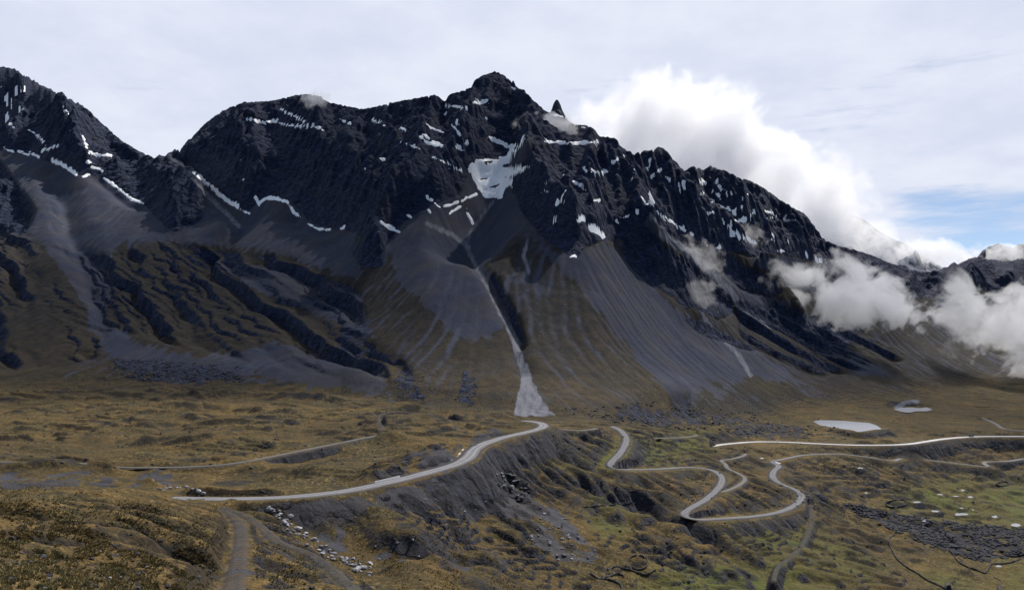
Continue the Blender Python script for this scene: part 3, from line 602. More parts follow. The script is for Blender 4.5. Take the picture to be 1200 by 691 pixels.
# steep faces are bare rock; scree breaks into turf along run-off lines
steep = sst(.84, 1.15, slope + sml * .22) * bluff + sst(.85, 1.2, slope + sml * .2) * (1 - onm) * sst(240, 340, U)
rockw = np.clip(np.maximum(rockp, steep * .95), 0, 1)
rockw = np.maximum(rockw, dark * sst(-.35, .1, sml + big * .4))
screw = sst(.22, .78, scr + big * .35 + sml * .25 + (stq - .35) * .35 * onm) * onm + (1 - onm) * sst(.55, .8, scr * .8 + big * .5 + sml * .5 + fbm(GX, GY, 38, 4, 149) * .9)
screw = np.maximum(screw, sst(.55, .8, stq * .6 + big * .9 + sml * .3 + .1) * onm * (1 - .6 * grs) * (1 - .85 * bluff) * .8)
screw = np.maximum(screw, grs * sst(.2, .6, stq - .35 + big * .5 + sml * .3) * .45)
screw = np.maximum(screw, (1 - onm) * sst(.5, .8, slope + big * .5) * .5 * sst(250, 330, U))
screw = np.maximum(screw, sst(.2, .55, pale)); screw = np.maximum(screw, roadm)
highm = sst(340, 230, V) * onm; screw = np.maximum(screw, highm)
screw = np.maximum(screw, onm * (.30 + .10 * sst(420, 330, V) + .12 * grs + .08 * (stq - .4) + .26 * big) * (1 - .7 * bluff))
rockw = rockw * (1 - roadm)
grn = samp(m_green, U + w1 * 3, V + w2 * 3) * (.35 + .65 * sst(-.3, .35, big))
# snow
sn = samp(m_snow, U + w1 * .45, V + w2 * .3, SMS) * sst(1100, 1400, GY)
fl = samp(m_fleck, U, V) * sst(.50, .62, fbm(GX, GY * .7, 26, 3, 161, .6) + .18 * (1 - slope)) * onm
snowm = np.maximum(sn, samp(m_field, U + w1 * .5, V + w2 * .4) * sst(1100, 1400, GY))
rough = fbm(GX * .7, GY, 26, 5, 171, .7)
snowm = snowm + (rough * 1.3 - .05) * (snowm > .05)
print('cover', round(time.time() - T0, 1))

# ------------------------------------------------------------------ build helpers
def mesh_from(name, co, faces, mats, smooth=True, kind=None, attrs=None, mi=None):
    me = bpy.data.meshes.new(name); n = len(co); m = len(faces)
    me.vertices.add(n); me.vertices.foreach_set('co', np.ascontiguousarray(co, f4).ravel())
    k = faces.shape[1]; me.loops.add(m * k); me.polygons.add(m)
    me.polygons.foreach_set('loop_start', np.arange(0, m * k, k, dtype=np.int32)); me.polygons.foreach_set('loop_total', np.full(m, k, np.int32))
    me.loops.foreach_set('vertex_index', np.ascontiguousarray(faces, np.int32).ravel())
    me.polygons.foreach_set('use_smooth', np.full(m, smooth, bool))
    for x in mats: me.materials.append(x)
    if mi is not None: me.polygons.foreach_set('material_index', mi.astype(np.int32))
    me.update(calc_edges=True)
    if attrs:
        for an, arr in attrs.items():
            a = me.attributes.new(an, 'FLOAT_COLOR', 'POINT'); a.data.foreach_set('color', np.ascontiguousarray(arr, f4).ravel())
    o = bpy.data.objects.new(name, me); COL.objects.link(o)
    if kind: o['kind'] = kind
    return o
def tag(o, label=None, cat=None, group=None):
    if label: o['label'] = label
    if cat: o['category'] = cat
    if group: o['group'] = group
    return o
def mat(name):
    m = bpy.data.materials.new(name); m.use_nodes = True; nt = m.node_tree; b = nt.nodes['Principled BSDF']
    return m, nt, b
class NT:
    def __init__(s, nt): s.nt = nt; s.tc = nt.nodes.new('ShaderNodeTexCoord').outputs['Object']
    def n(s, t, **k):
        x = s.nt.nodes.new(t)
        for a, b in k.items(): setattr(x, a, b)
        return x
    def l(s, a, b): s.nt.links.new(a, b)
    def setin(s, node, key, v):
        if hasattr(v, 'is_output') or isinstance(v, bpy.types.NodeSocket): s.l(v, node.inputs[key])
        else: node.inputs[key].default_value = v
    def noise(s, scale, detail=4, rough=.55, vec=None, dist=0):
        x = s.n('ShaderNodeTexNoise'); x.inputs['Scale'].default_value = scale; x.inputs['Detail'].default_value = detail; x.inputs['Roughness'].default_value = rough; x.inputs['Distortion'].default_value = dist
        s.l(vec or s.tc, x.inputs['Vector']); return x.outputs['Fac']
    def map(s, scale=(1, 1, 1), rot=(0, 0, 0), vec=None):
        x = s.n('ShaderNodeMapping'); x.inputs['Scale'].default_value = scale; x.inputs['Rotation'].default_value = rot; s.l(vec or s.tc, x.inputs['Vector']); return x.outputs[0]
    def rng(s, v, a, b, c=0., d=1.):
        x = s.n('ShaderNodeMapRange'); x.interpolation_type = 'SMOOTHSTEP'; s.l(v, x.inputs[0])
        for i, q in enumerate((a, b, c, d)): x.inputs[i + 1].default_value = q
        return x.outputs[0]
    def math(s, op, a, b=0.):
        x = s.n('ShaderNodeMath', operation=op); s.setin(x, 0, a); s.setin(x, 1, b); return x.outputs[0]
    def mix(s, f, a, b, mode='MIX'):
        x = s.n('ShaderNodeMix', data_type='RGBA', blend_type=mode); s.setin(x, 0, f)
        for i, q in ((6, a), (7, b)):
            if isinstance(q, tuple): x.inputs[i].default_value = (*q, 1)
            else: s.l(q, x.inputs[i])
        return x.outputs[2]
    def bump(s, h, dist, strength, b, normal=None):
        x = s.n('ShaderNodeBump'); x.inputs['Strength'].default_value = strength; x.inputs['Distance'].default_value = dist; s.l(h, x.inputs['Height'])
        if normal is not None: s.l(normal, x.inputs['Normal'])
        return x.outputs['Normal']

# terrain material
tm, nt, b = mat('mountain_ground'); q = NT(nt)
at = q.n('ShaderNodeAttribute', attribute_name='cover'); sp = q.n('ShaderNodeSeparateColor'); q.l(at.outputs['Color'], sp.inputs[0])
at2 = q.n('ShaderNodeAttribute', attribute_name='detail'); sp2 = q.n('ShaderNodeSeparateColor'); q.l(at2.outputs['Color'], sp2.inputs[0])
kr, ks, kg = sp.outputs[0], sp.outputs[1], sp.outputs[2]; stw, palew, nearw = sp2.outputs[0], sp2.outputs[1], sp2.outputs[2]
n_big = q.noise(.012, 5, .6); n_mid = q.noise(.06, 6, .65); n_sm = q.noise(.35, 5, .65); n_fi = q.noise(1.6, 4, .7)
# turf: ochre bunch grass, brown heath, straw
g = q.mix(q.rng(n_mid, .4, .6), (.074, .054, .021), (.150, .098, .034))
g = q.mix(q.rng(n_big, .42, .62), g, q.mix(q.rng(n_sm, .4, .62), (.052, .042, .020), (.112, .086, .034)))
g = q.mix(q.rng(n_sm, .52, .7), g, (.26, .18, .068))
g = q.mix(q.rng(n_fi, .48, .62), g, (.026, .021, .012))
g = q.mix(q.rng(q.noise(.0045, 5, .62), .45, .6), g, q.mix(.4, g, (.040, .032, .018)))
hp = q.noise(.035, 6, .62, q.map((.55, 1, 1)))
g = q.mix(q.rng(hp, .55, .68), g, (.030, .029, .027))
g = q.mix(q.math('MULTIPLY', kg, q.rng(n_mid, .3, .6)), g, q.mix(n_sm, (.052, .074, .016), (.105, .12, .030)))
# scree, with cloud shade and blue haze painted into its tint
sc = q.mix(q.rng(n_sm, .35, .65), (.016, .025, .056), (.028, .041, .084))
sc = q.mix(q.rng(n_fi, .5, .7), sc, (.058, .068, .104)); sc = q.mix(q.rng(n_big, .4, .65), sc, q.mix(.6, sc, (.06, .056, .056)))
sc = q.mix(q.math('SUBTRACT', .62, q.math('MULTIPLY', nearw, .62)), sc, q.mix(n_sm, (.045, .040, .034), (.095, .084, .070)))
sc = q.mix(q.math('MULTIPLY', stw, .55), q.mix(.35, sc, (.04, .042, .055)), q.mix(.45, sc, (.105, .112, .14)))
sc = q.mix(palew, sc, q.mix(n_sm, (.12, .125, .15), (.21, .215, .25)))
# rock, navy tint standing in for blue shade and haze
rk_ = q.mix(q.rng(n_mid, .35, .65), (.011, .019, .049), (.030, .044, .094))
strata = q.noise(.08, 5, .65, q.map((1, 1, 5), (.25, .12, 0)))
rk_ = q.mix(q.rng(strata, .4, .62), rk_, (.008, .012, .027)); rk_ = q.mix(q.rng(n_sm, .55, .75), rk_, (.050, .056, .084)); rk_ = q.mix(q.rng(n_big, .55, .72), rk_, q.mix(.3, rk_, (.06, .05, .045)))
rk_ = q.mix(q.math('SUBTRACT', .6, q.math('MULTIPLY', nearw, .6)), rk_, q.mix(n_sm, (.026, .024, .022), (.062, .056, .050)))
edge = q.math('ADD', q.math('MULTIPLY', q.math('SUBTRACT', n_sm, .5), .9), q.math('MULTIPLY', q.math('SUBTRACT', n_fi, .5), .5))
edge2 = q.math('ADD', edge, q.math('MULTIPLY', nearw, q.math('MULTIPLY', q.math('SUBTRACT', stw, .3), .38)))
wsc = q.rng(q.math('ADD', ks, edge2), .28, .72); wrk = q.rng(q.math('ADD', kr, q.math('MULTIPLY', edge, .7)), .35, .65)
g = q.mix(q.math('MULTIPLY', nearw, .92), g, q.mix(q.rng(n_mid, .35, .65), (.014, .015, .018), (.034, .028, .022))); g = q.mix(q.math('MULTIPLY', at.outputs['Alpha'], .8), g, (.018, .017, .018))  # the alpha weight lays painted scarp shade over the turf colour
col = q.mix(wsc, g, sc); col = q.mix(wrk, col, rk_)
q.l(col, b.inputs['Base Color']); b.inputs['Roughness'].default_value = .92; b.inputs['Specular IOR Level'].default_value = .15
vor = q.n('ShaderNodeTexVoronoi', feature='DISTANCE_TO_EDGE'); vor.inputs['Scale'].default_value = .045; dm = q.n('ShaderNodeMix', data_type='RGBA'); dm.inputs[0].default_value = .5
nv_ = q.n('ShaderNodeTexNoise'); nv_.inputs['Scale'].default_value = .02; nv_.inputs['Detail'].default_value = 5; q.l(q.tc, nv_.inputs['Vector'])
va = q.n('ShaderNodeVectorMath', operation='MULTIPLY_ADD'); q.l(nv_.outputs['Color'], va.inputs[0]); va.inputs[1].default_value = (40, 40, 40); q.l(q.map((1, 1, .6), (.3, .5, .2)), va.inputs[2]); q.l(va.outputs[0], vor.inputs['Vector'])
crk = q.math('MULTIPLY', q.rng(vor.outputs['Distance'], 0, .25), q.math('MULTIPLY', wrk, 4.))
hsum = q.math('ADD', crk, q.math('MULTIPLY', q.noise(.05, 6, .62), q.math('MULTIPLY', wrk, 7.)))
hsum = q.math('ADD', hsum, q.math('ADD', q.math('MULTIPLY', q.noise(.25, 6, .7), 3.), q.math('MULTIPLY', q.noise(1.2, 4, .7), .6)))
q.l(q.bump(hsum, 1.0, .75, b), b.inputs['Normal'])
# snow, road, water
snm, nt, b = mat('old_snow'); q = NT(nt)
q.l(q.mix(q.rng(q.noise(.12, 5, .6), .35, .7), (.93, .94, .96), (.86, .87, .90)), b.inputs['Base Color']); b.inputs['Roughness'].default_value = .6
q.l(q.bump(q.noise(.3, 5, .6), 1., .5, b), b.inputs['Normal'])
def roadmat(name, c1, c2, c3):
    m, nt, b = mat(name); q = NT(nt)
    at = q.n('ShaderNodeAttribute', attribute_name='lane'); sp = q.n('ShaderNodeSeparateColor'); q.l(at.outputs['Color'], sp.inputs[0])
    c = q.mix(q.rng(q.noise(.15, 5, .6), .35, .65), c1, c2)
    lane = q.rng(q.math('ADD', sp.outputs[0], q.math('MULTIPLY', q.math('SUBTRACT', q.noise(.2, 4, .6), .5), .5)), .4, .75)
    c = q.mix(lane, c, c3); c = q.mix(q.rng(q.math('ADD', sp.outputs[1], q.math('MULTIPLY', q.math('SUBTRACT', q.noise(.35, 4, .7), .5), 1.6)), .35, .7), c, q.mix(q.noise(.5, 4, .6), (.055, .05, .045), (.11, .10, .09))); q.l(c, b.inputs['Base Color']); b.inputs['Roughness'].default_value = .85
    q.l(q.bump(q.noise(2.5, 4, .6), .1, .4, b), b.inputs['Normal']); return m
rm_main = roadmat('gravel_road', (.095, .096, .11), (.135, .136, .152), (.20, .20, .22))
rm_val = roadmat('packed_valley_road', (.072, .075, .088), (.10, .103, .118), (.13, .132, .148))
rm_vm = roadmat('wide_pale_road', (.36, .36, .38), (.43, .43, .45), (.52, .52, .54))
rm_dirt = roadmat('dirt_track', (.060, .058, .060), (.088, .085, .084), (.12, .115, .11))
wm, nt, b = mat('still_water'); q = NT(nt); b.inputs['Base Color'].default_value = (.22, .235, .28, 1); b.inputs['Roughness'].default_value = .35; b.inputs['IOR'].default_value = 1.33
q.l(q.bump(q.noise(.8, 3, .5), .05, .3, b), b.inputs['Normal'])

# terrain objects (one sheet of land, three named stretches)
co = np.stack([GX, GY, Z], -1).reshape(-1, 3)
scarp_shade = .85 * sst(.34, .6, slope + sml * .12 - .22 * sst(800, 600, GY)) * (1 - onm) * (1 - roadm)  # shade of the low scarps, painted dark by slope
cover = np.stack([rockw, screw, grn, scarp_shade], -1).reshape(-1, 4)
detail = np.stack([stq * (1 - bluff) * sst(-.3, .3, fbm(GX, GY, 130, 3, 147) + sml * .4), np.clip(sst(.2, .8, pale), 0, 1), np.clip(sst(-260, 120, GY - bs + 150 * fbm(GX, GY, 200, 3, 19)) * (.75 + .4 * sst(470, 330, V) + .4 * sst(700, 850, U)), 0, 1.2), np.ones_like(Z)], -1).reshape(-1, 4)
ii, jj = np.meshgrid(np.arange(ND - 1), np.arange(NU - 1), indexing='ij')
base_i = (ii * NU + jj).astype(np.int64)
quads = np.stack([base_i, base_i + 1, base_i + NU + 1, base_i + NU], -1).reshape(-1, 4)
def sub_mesh(name, sel, mats, z=None, kind='structure'):
    fq = quads[sel]; used = np.zeros(len(co), bool); used[fq.ravel()] = True; ix = np.cumsum(used) - 1
    c = co[used] if z is None else np.column_stack([co[used][:, :2], z.ravel()[used]])
    return mesh_from(name, c, ix[fq], mats, kind=kind, attrs={'cover': cover[used], 'detail': detail[used]} if z is None else None)
cuD = D[:-1, :-1].ravel(); cuU = U[:-1, :-1].ravel()
bq = np.interp(cuU, _UT, BS_D); hillD = np.interp(cuU, [-700, 0, 200, 240, 400, 600, 640, 700, 1900], [430, 425, 405, 400, 430, 600, 700, 500, 400])
is_m = cuD > bq; is_f = cuD < hillD
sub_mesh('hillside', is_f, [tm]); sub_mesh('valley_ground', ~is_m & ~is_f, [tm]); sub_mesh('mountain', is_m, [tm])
sq = snowm[:-1, :-1] + snowm[1:, :-1] + snowm[:-1, 1:] + snowm[1:, 1:]
zs = Z * .35 + blur(Z, 1.6) * .65 + (snowm - .40) * 3.2
so = sub_mesh('snow', (sq.ravel() > .1), [snm], zs)
print('terrain built', round(time.time() - T0, 1))

# road ribbons
def ribbon(name, P, width, m):
    n = len(P); t = np.gradient(P[:, :2], axis=0); t /= np.linalg.norm(t, axis=1)[:, None] + 1e-9; nrm = np.stack([-t[:, 1], t[:, 0]], 1)
    off = np.array([-.62, -.5, -.36, -.22, -.08, .08, .22, .36, .5, .62]); dz = np.array([-.75, -.12, .02, .0, .06, .06, .0, .02, -.12, -.75]) + .05
    lane = np.array([0, .05, .35, .8, .35, .35, .8, .35, .05, 0])
    wv = width * (1 + .07 * np.sin(np.arange(n) * .55) * np.sin(np.arange(n) * .23 + 1))
    c = np.zeros((n, 10, 3)); c[..., :2] = P[:, None, :2] + nrm[:, None, :] * (off[None, :] * wv[:, None])[..., None]; c[..., 2] = P[:, None, 2] + dz
    la = np.zeros((n, 10, 4)); la[..., 0] = lane; la[..., 1] = np.array([1, .9, .12, 0, .1, .1, 0, .12, .9, 1]); la[..., 3] = 1
    i, j = np.meshgrid(np.arange(n - 1), np.arange(9), indexing='ij'); k = i * 10 + j; fq = np.stack([k, k + 1, k + 11, k + 10], -1).reshape(-1, 4)[:, ::-1]
    return mesh_from(name, c.reshape(-1, 3), fq, [m], kind='structure', attrs={'lane': la.reshape(-1, 4)})
for kd, P, w in roads:
    ribbon({'main': 'gravel_road', 'valley': 'valley_road', 'valley_main': 'highway', 'dirt': 'dirt_track', 'pull': 'road_pullout'}[kd], P, w, {'main': rm_main, 'valley': rm_val, 'valley_main': rm_vm, 'dirt': rm_dirt, 'pull': rm_dirt}[kd])
for nm, P, z in lakes:
    me = bpy.data.meshes.new(nm); S = catmull(np.vstack([P, P[:1]]), 5)[:-1]
    cx = S.mean(0); bm = bmesh.new(); vs = [bm.verts.new((x + (x - cx[0]) * .02, y + (y - cx[1]) * .02, z)) for x, y in S]; fc = bm.faces.new(vs)
    if fc.normal.z < 0 or True: bm.normal_update()
    if fc.normal.z < 0: fc.normal_flip()
    bmesh.ops.triangulate(bm, faces=bm.faces[:]); bm.to_mesh(me); bm.free(); me.materials.append(wm)
    o = bpy.data.objects.new(nm + '_water' if nm != 'lake' else 'lake_water', me); COL.objects.link(o); o['kind'] = 'structure'

from mathutils import Vector
#@@BEGIN@@
# ------------------------------------------------------------------ far ranges
fmat, nt, b = mat('far_rock_and_snow'); q = NT(nt)
geo = q.n('ShaderNodeNewGeometry'); sxn = q.n('ShaderNodeSeparateXYZ'); q.l(geo.outputs['Normal'], sxn.inputs[0])
sa = q.n('ShaderNodeAttribute', attribute_name='snowy'); sn_ = q.n('ShaderNodeSeparateColor'); q.l(sa.outputs['Color'], sn_.inputs[0])
rc = q.mix(q.rng(q.noise(.02, 6, .6), .35, .65), (.022, .027, .042), (.05, .055, .078))
sf = q.math('MULTIPLY', sn_.outputs[0], q.rng(q.math('ADD', q.math('MULTIPLY', sxn.outputs[2], .55), q.noise(.012, 6, .7)), .78, .9))
q.l(q.mix(sf, rc, (.75, .78, .86)), b.inputs['Base Color']); b.inputs['Roughness'].default_value = .9
def far_range(name, crest, dist, snowy, slope_f, seed):
    us = np.arange(crest[0][0], crest[-1][0] + .1, 1.5); cv = np.interp(us, *L(crest)); n = 110
    t = np.linspace(-1, 1, n)
    X0 = (us - 600) / F * dist; zc = (HZ - cv) / F * dist
    back = t[:, None] * 1500; Yy = dist + back; Xx = np.broadcast_to(X0[None, :], Yy.shape[:1] + X0.shape) * 1.0
    Zf = zc[None, :] - np.abs(back) * slope_f + (fbm(Xx, Yy + 0 * Xx, 420, 5, seed, .55) * 190 + (ridged(Xx, Yy + 0 * Xx, 260, 4, seed + 5) - .4) * 90) * np.clip(np.abs(t) * 3, .05, 1)[:, None]
    Yy = Yy + 0 * Xx; c = np.stack([Xx, Yy, Zf], -1).reshape(-1, 3); m = len(us)
    i, j = np.meshgrid(np.arange(n - 1), np.arange(m - 1), indexing='ij'); k = i * m + j
    at = np.zeros((len(c), 4)); at[:, 0] = snowy; at[:, 3] = 1
    return mesh_from(name, c, np.stack([k, k + 1, k + m + 1, k + m], -1).reshape(-1, 4), [fmat], kind='structure', attrs={'snowy': at})
far_range('snowy_mountain', [(880, 330), (930, 292), (950, 268), (965, 260), (985, 254), (1000, 251), (1012, 256), (1025, 266), (1042, 277), (1060, 284), (1075, 296), (1090, 304), (1110, 316), (1150, 340)], 5600, .4, .55, 301)
far_range('far_ridge', [(1120, 320), (1140, 303), (1150, 297), (1153, 291), (1160, 287), (1168, 284), (1178, 287), (1188, 289), (1196, 284), (1210, 286), (1260, 300), (1330, 310), (1500, 350)], 4700, .0, .6, 331)

# ------------------------------------------------------------------ stones
def stone_mat(name, a, b_, s=.9):
    m, nt, b = mat(name); q = NT(nt); q.l(q.mix(q.rng(q.noise(s, 5, .65), .35, .65), a, b_), b.inputs['Base Color']); b.inputs['Roughness'].default_value = .9
    q.l(q.bump(q.noise(2.2, 5, .6), .3, .6, b), b.inputs['Normal']); return m
sm_w = stone_mat('pale_stone', (.20, .20, .225), (.42, .42, .45)); sm_g = stone_mat('grey_stone', (.09, .092, .11), (.2, .2, .225)); sm_d = stone_mat('dark_stone', (.018, .019, .026), (.05, .052, .066)); sm_wall = stone_mat('wall_stone', (.022, .022, .027), (.06, .06, .066))
def rock_mesh(name, seed, m, sub=2, flat=.72):
    r = random.Random(seed); bm = bmesh.new(); bmesh.ops.create_icosphere(bm, subdivisions=sub, radius=1)
    pl = [(Vector((r.gauss(0, 1), r.gauss(0, 1), r.gauss(0, .8))).normalized(), r.uniform(.55, .9)) for _ in range(9)]
    for v in bm.verts:
        c = v.co.copy()
        for n_, d_ in pl:
            k_ = c.dot(n_)
            if k_ > d_: c -= n_ * (k_ - d_)
        c += Vector((r.uniform(-1, 1), r.uniform(-1, 1), r.uniform(-1, 1))) * .05
        c.z *= flat; v.co = c
    me = bpy.data.meshes.new(name); bm.to_mesh(me); bm.free(); me.materials.append(m); return me
RM = {k: [rock_mesh('boulder', i + s, m) for i in range(5)] for k, m, s in (('w', sm_w, 0), ('g', sm_g, 20), ('d', sm_d, 40))}
def inpoly(px, py, P):
    r = False
    for (ax, ay), (bx, by) in zip(P, P[1:] + P[:1]):
        if (ay > py) != (by > py) and px < (bx - ax) * (py - ay) / (by - ay) + ax: r = not r
    return r
def boulders(n, where, kinds, smin, smax, label, group, seed):
    r = random.Random(seed); made = 0; tries = 0
    while made < n and tries < n * 60:
        tries += 1
        if where[0] == 'line':
            P = where[2]; t = r.random() * (len(P) - 1); i = int(t); t -= i
            u = P[i][0] * (1 - t) + P[i + 1][0] * t + r.gauss(0, where[1]); v = P[i][1] * (1 - t) + P[i + 1][1] * t + r.gauss(0, where[1] * .7)
        else:
            P = where[1]; u = r.uniform(min(p[0] for p in P), max(p[0] for p in P)); v = r.uniform(min(p[1] for p in P), max(p[1] for p in P))
            if not inpoly(u, v, P): continue
        g = ground(u, v); s = smin + (smax - smin) * r.random()**2.2
        o = bpy.data.objects.new('boulder', r.choice(RM[r.choice(kinds)])); COL.objects.link(o)
        o.location = (g[0], g[1], zat(g[0], g[1]) + s * .22); o.rotation_euler = (r.uniform(-.3, .3), r.uniform(-.3, .3), r.uniform(0, 6.28)); o.scale = (s * r.uniform(.8, 1.3), s * r.uniform(.8, 1.3), s * r.uniform(.7, 1.1))
        tag(o, label, 'boulder', group); made += 1
boulders(80, ('line', 4.5, [(308, 594), (322, 602), (335, 612), (345, 622), (362, 634), (380, 646), (398, 655), (418, 662), (434, 670)]), 'wwg', .7, 2.0, 'pale broken boulder in the rockslide spilling below the gravel road', 'pale boulders of the rockslide below the gravel road', 1)
boulders(45, ('poly', [(574, 553), (598, 549), (618, 566), (624, 588), (612, 590), (592, 577), (576, 566)]), 'dg', .8, 2.8, 'dark jagged boulder on the black outcrop right of the road bend', 'dark boulders of the outcrop below the road bend', 2)
boulders(75, ('poly', [(634, 590), (650, 592), (668, 612), (690, 636), (708, 656), (690, 660), (655, 658), (625, 638), (612, 625), (630, 615)]), 'ggw', .5, 1.7, 'grey boulder on the blue-grey scree slope at the bottom centre', 'boulders on the grey scree at the bottom centre', 3)
boulders(18, ('line', 2.5, [(192, 572), (210, 570), (228, 575), (240, 578)]), 'wg', .7, 2.0, 'pale rock in the cut bank above the left end of the road', 'pale rocks at the left end of the gravel road', 4)
boulders(20, ('poly', [(10, 640), (60, 650), (140, 640), (200, 680), (190, 691), (20, 691)]), 'wg', .12, .45, 'small pale rock lying among the grass in the bottom left corner', 'pale rocks in the near grass', 5)
boulders(26, ('poly', [(400, 570), (560, 560), (600, 600), (560, 660), (430, 660), (380, 600)]), 'wg', .4, 1.0, 'lone pale rock on the rough slope below the gravel road', 'scattered pale rocks below the gravel road', 6)

def merged_rocks(name, pts, m, kind='stuff', sub=1):
    bases = []
    for i in range(4):
        me = rock_mesh('tmp', 70 + i, m, sub); v = np.array([x.co[:] for x in me.vertices]); f = np.array([p.vertices[:] for p in me.polygons]); bases.append((v, f)); bpy.data.meshes.remove(me)
    VV, FF = [], []; n0 = 0
    r = np.random.default_rng(3)
    for x, y, z, s in pts:
        v, f = bases[r.integers(4)]; a = r.random() * 6.28; c, s_ = math.cos(a), math.sin(a); k = r.uniform(.7, 1.3, 3) * s
        w = v * k; VV.append(np.stack([w[:, 0] * c - w[:, 1] * s_ + x, w[:, 0] * s_ + w[:, 1] * c + y, w[:, 2] + z + s * .1], 1)); FF.append(f + n0); n0 += len(v)
    return mesh_from(name, np.vstack(VV), np.vstack(FF), [m], smooth=False, kind=kind)
def scatter(poly, n, smin, smax, seed, elong=None, pw=2.5):
    r = random.Random(seed); out = []
    x0, x1 = min(p[0] for p in poly), max(p[0] for p in poly); y0, y1 = min(p[1] for p in poly), max(p[1] for p in poly)
    us = np.array([r.uniform(x0, x1) for _ in range(n * 3)]); vs = np.array([r.uniform(y0, y1) for _ in range(n * 3)])
    den = fbm(us * 1., vs * 2.2, 26, 3, seed) + fbm(us, vs * 3, 9, 2, seed + 1) * .5
    for u, v, d in zip(us, vs, den):
        if len(out) >= n: break
        if d < -.02 or not inpoly(u, v, poly): continue
        g = ground(u, v); s = smin + (smax - smin) * r.random()**pw; out.append((g[0], g[1], zat(g[0], g[1]), s))
    return out
FIELD = [(978, 590), (1000, 600), (1030, 614), (1060, 628), (1090, 640), (1112, 648), (1150, 658), (1180, 654), (1205, 648), (1260, 640), (1260, 625), (1200, 618), (1150, 614), (1110, 610), (1080, 604), (1055, 603), (1020, 595), (1000, 588)]
merged_rocks('boulder_field', scatter(FIELD, 9000, .5, 2.3, 11), sm_d)
bank = scatter([(650, 480), (760, 470), (960, 490), (1000, 510), (860, 512), (720, 495)], 700, 1, 3.0, 12) + scatter([(130, 415), (290, 430), (300, 448), (120, 446)], 500, 1, 3.2, 13) + scatter([(460, 425), (560, 425), (560, 478), (470, 474)], 220, .6, 1.8, 14)
bank += scatter([(900, 560), (980, 590), (1010, 610), (960, 600), (905, 575)], 350, .6, 2.0, 15) + scatter([(800, 585), (835, 555), (845, 552), (840, 575), (800, 598)], 250, .5, 1.5, 16) + scatter([(0, 600), (0, 560), (240, 570), (480, 570), (700, 600), (800, 691), (0, 691)], 900, .12, .6, 17, pw=3)
bank += scatter([(0, 455), (480, 470), (480, 550), (0, 550)], 500, .4, 1.8, 18, pw=3) + scatter([(640, 500), (1200, 490), (1200, 600), (800, 691), (700, 600)], 900, .4, 1.8, 19, pw=3)
merged_rocks('scattered_stones', bank, sm_d)

# ------------------------------------------------------------------ dry stone walls and pens
def stone_wall(px, label, cat, name, w=.9, h=1.4, group=None, seed=0):
    r = random.Random(seed); S = catmull(px, 6); W = np.array([ground(u, v)[:2] for u, v in S])
    d = np.r_[0, np.cumsum(np.hypot(*np.diff(W, axis=0).T))]
    keep = np.r_[True, np.diff(d) > 1e-3]; W = W[keep]; d = d[keep]
    n = int(d[-1] / 1.1) + 2; t = np.linspace(0, d[-1], n); P = np.stack([np.interp(t, d, W[:, 0]), np.interp(t, d, W[:, 1])], 1)
    for i in range(2): P[1:-1, i] = blur1(P[:, i], 1.2)[1:-1]
    bm = bmesh.new(); prev = None
    for i in range(n):
        a, b_ = P[max(i - 1, 0)], P[min(i + 1, n - 1)]; tx, ty = b_ - a; l = math.hypot(tx, ty) + 1e-9; nx, ny = -ty / l, tx / l
        z = zat(P[i][0], P[i][1]); hh = h * r.uniform(.75, 1.15)
        pr = []
        for o_, q_ in ((-.5, -.8), (-.46, .45), (-.3, .92), (0., 1.), (.3, .9), (.46, .4), (.5, -.8)):
            o2 = o_ * w * r.uniform(.85, 1.2); q2 = hh * q_ * r.uniform(.9, 1.08); pr.append(bm.verts.new((P[i][0] + nx * o2, P[i][1] + ny * o2, z + q2)))
        if prev:
            for k_ in range(6): bm.faces.new((prev[k_], prev[k_ + 1], pr[k_ + 1], pr[k_]))
        else: bm.faces.new(pr[::-1])
        prev = pr
    bm.faces.new(prev); bmesh.ops.recalc_face_normals(bm, faces=bm.faces[:])
    me = bpy.data.meshes.new(name); bm.to_mesh(me); bm.free(); me.materials.append(sm_wall); o = bpy.data.objects.new(name, me); COL.objects.link(o); tag(o, label, cat, group); return o
def ring(u, v, w, h, n=12, seed=0, j=.1, rot=0):
    r = random.Random(seed); o = []
    for i in range(n):
        a = i / n * 6.283; k_ = r.uniform(1 - j, 1 + j); o.append((u + math.cos(a) * w / 2 * k_, v + math.sin(a + rot) * h / 2 * k_))
    return o + [o[0]]
stone_wall(ring(1050, 590.3, 26, 8.5, seed=3, rot=-.25), 'oval dark stone pen on open ground left of the white pools', 'stone pen', 'stone_pen', 1.2, 1.6)
stone_wall([(1167, 568), (1171, 565.5), (1178, 564.5), (1182, 566.5), (1179, 569), (1172, 569.5), (1167, 568)], 'small pointed dark stone pen on the green meadow at the right edge', 'stone pen', 'stone_pen', 1.4, 1.7)
stone_wall([(733, 664), (737, 655), (745, 651), (754, 652), (759, 658), (757, 665), (749, 668), (741, 666)], 'round stone pen on grass beside the ruined walls at the bottom centre', 'stone pen', 'stone_pen', .9, 1.2)
stone_wall([(712, 668), (722, 664), (733, 667), (745, 670), (756, 674), (768, 668)], 'ruined stone wall winding below the round pen', 'stone wall', 'stone_wall', 1., 1.2)
stone_wall([(705, 678), (716, 680), (726, 684), (729, 691), (727, 696)], 'broken stone wall curling down to the bottom edge of the photo', 'stone wall', 'stone_wall', 1., 1.2)
stone_wall([(692, 672), (700, 678), (712, 676), (724, 672), (731, 675)], 'short tumbled stone wall left of the ruined pens', 'stone wall', 'stone_wall', 1., 1.2)
stone_wall([(1048, 627), (1042, 631), (1042, 637), (1047, 648), (1053, 657), (1063, 665), (1075, 672), (1085, 679), (1100, 686), (1112, 692)], 'long dark stone wall curving down from the boulder field to the bottom edge', 'stone wall', 'stone_wall', 1.1, 1.5)
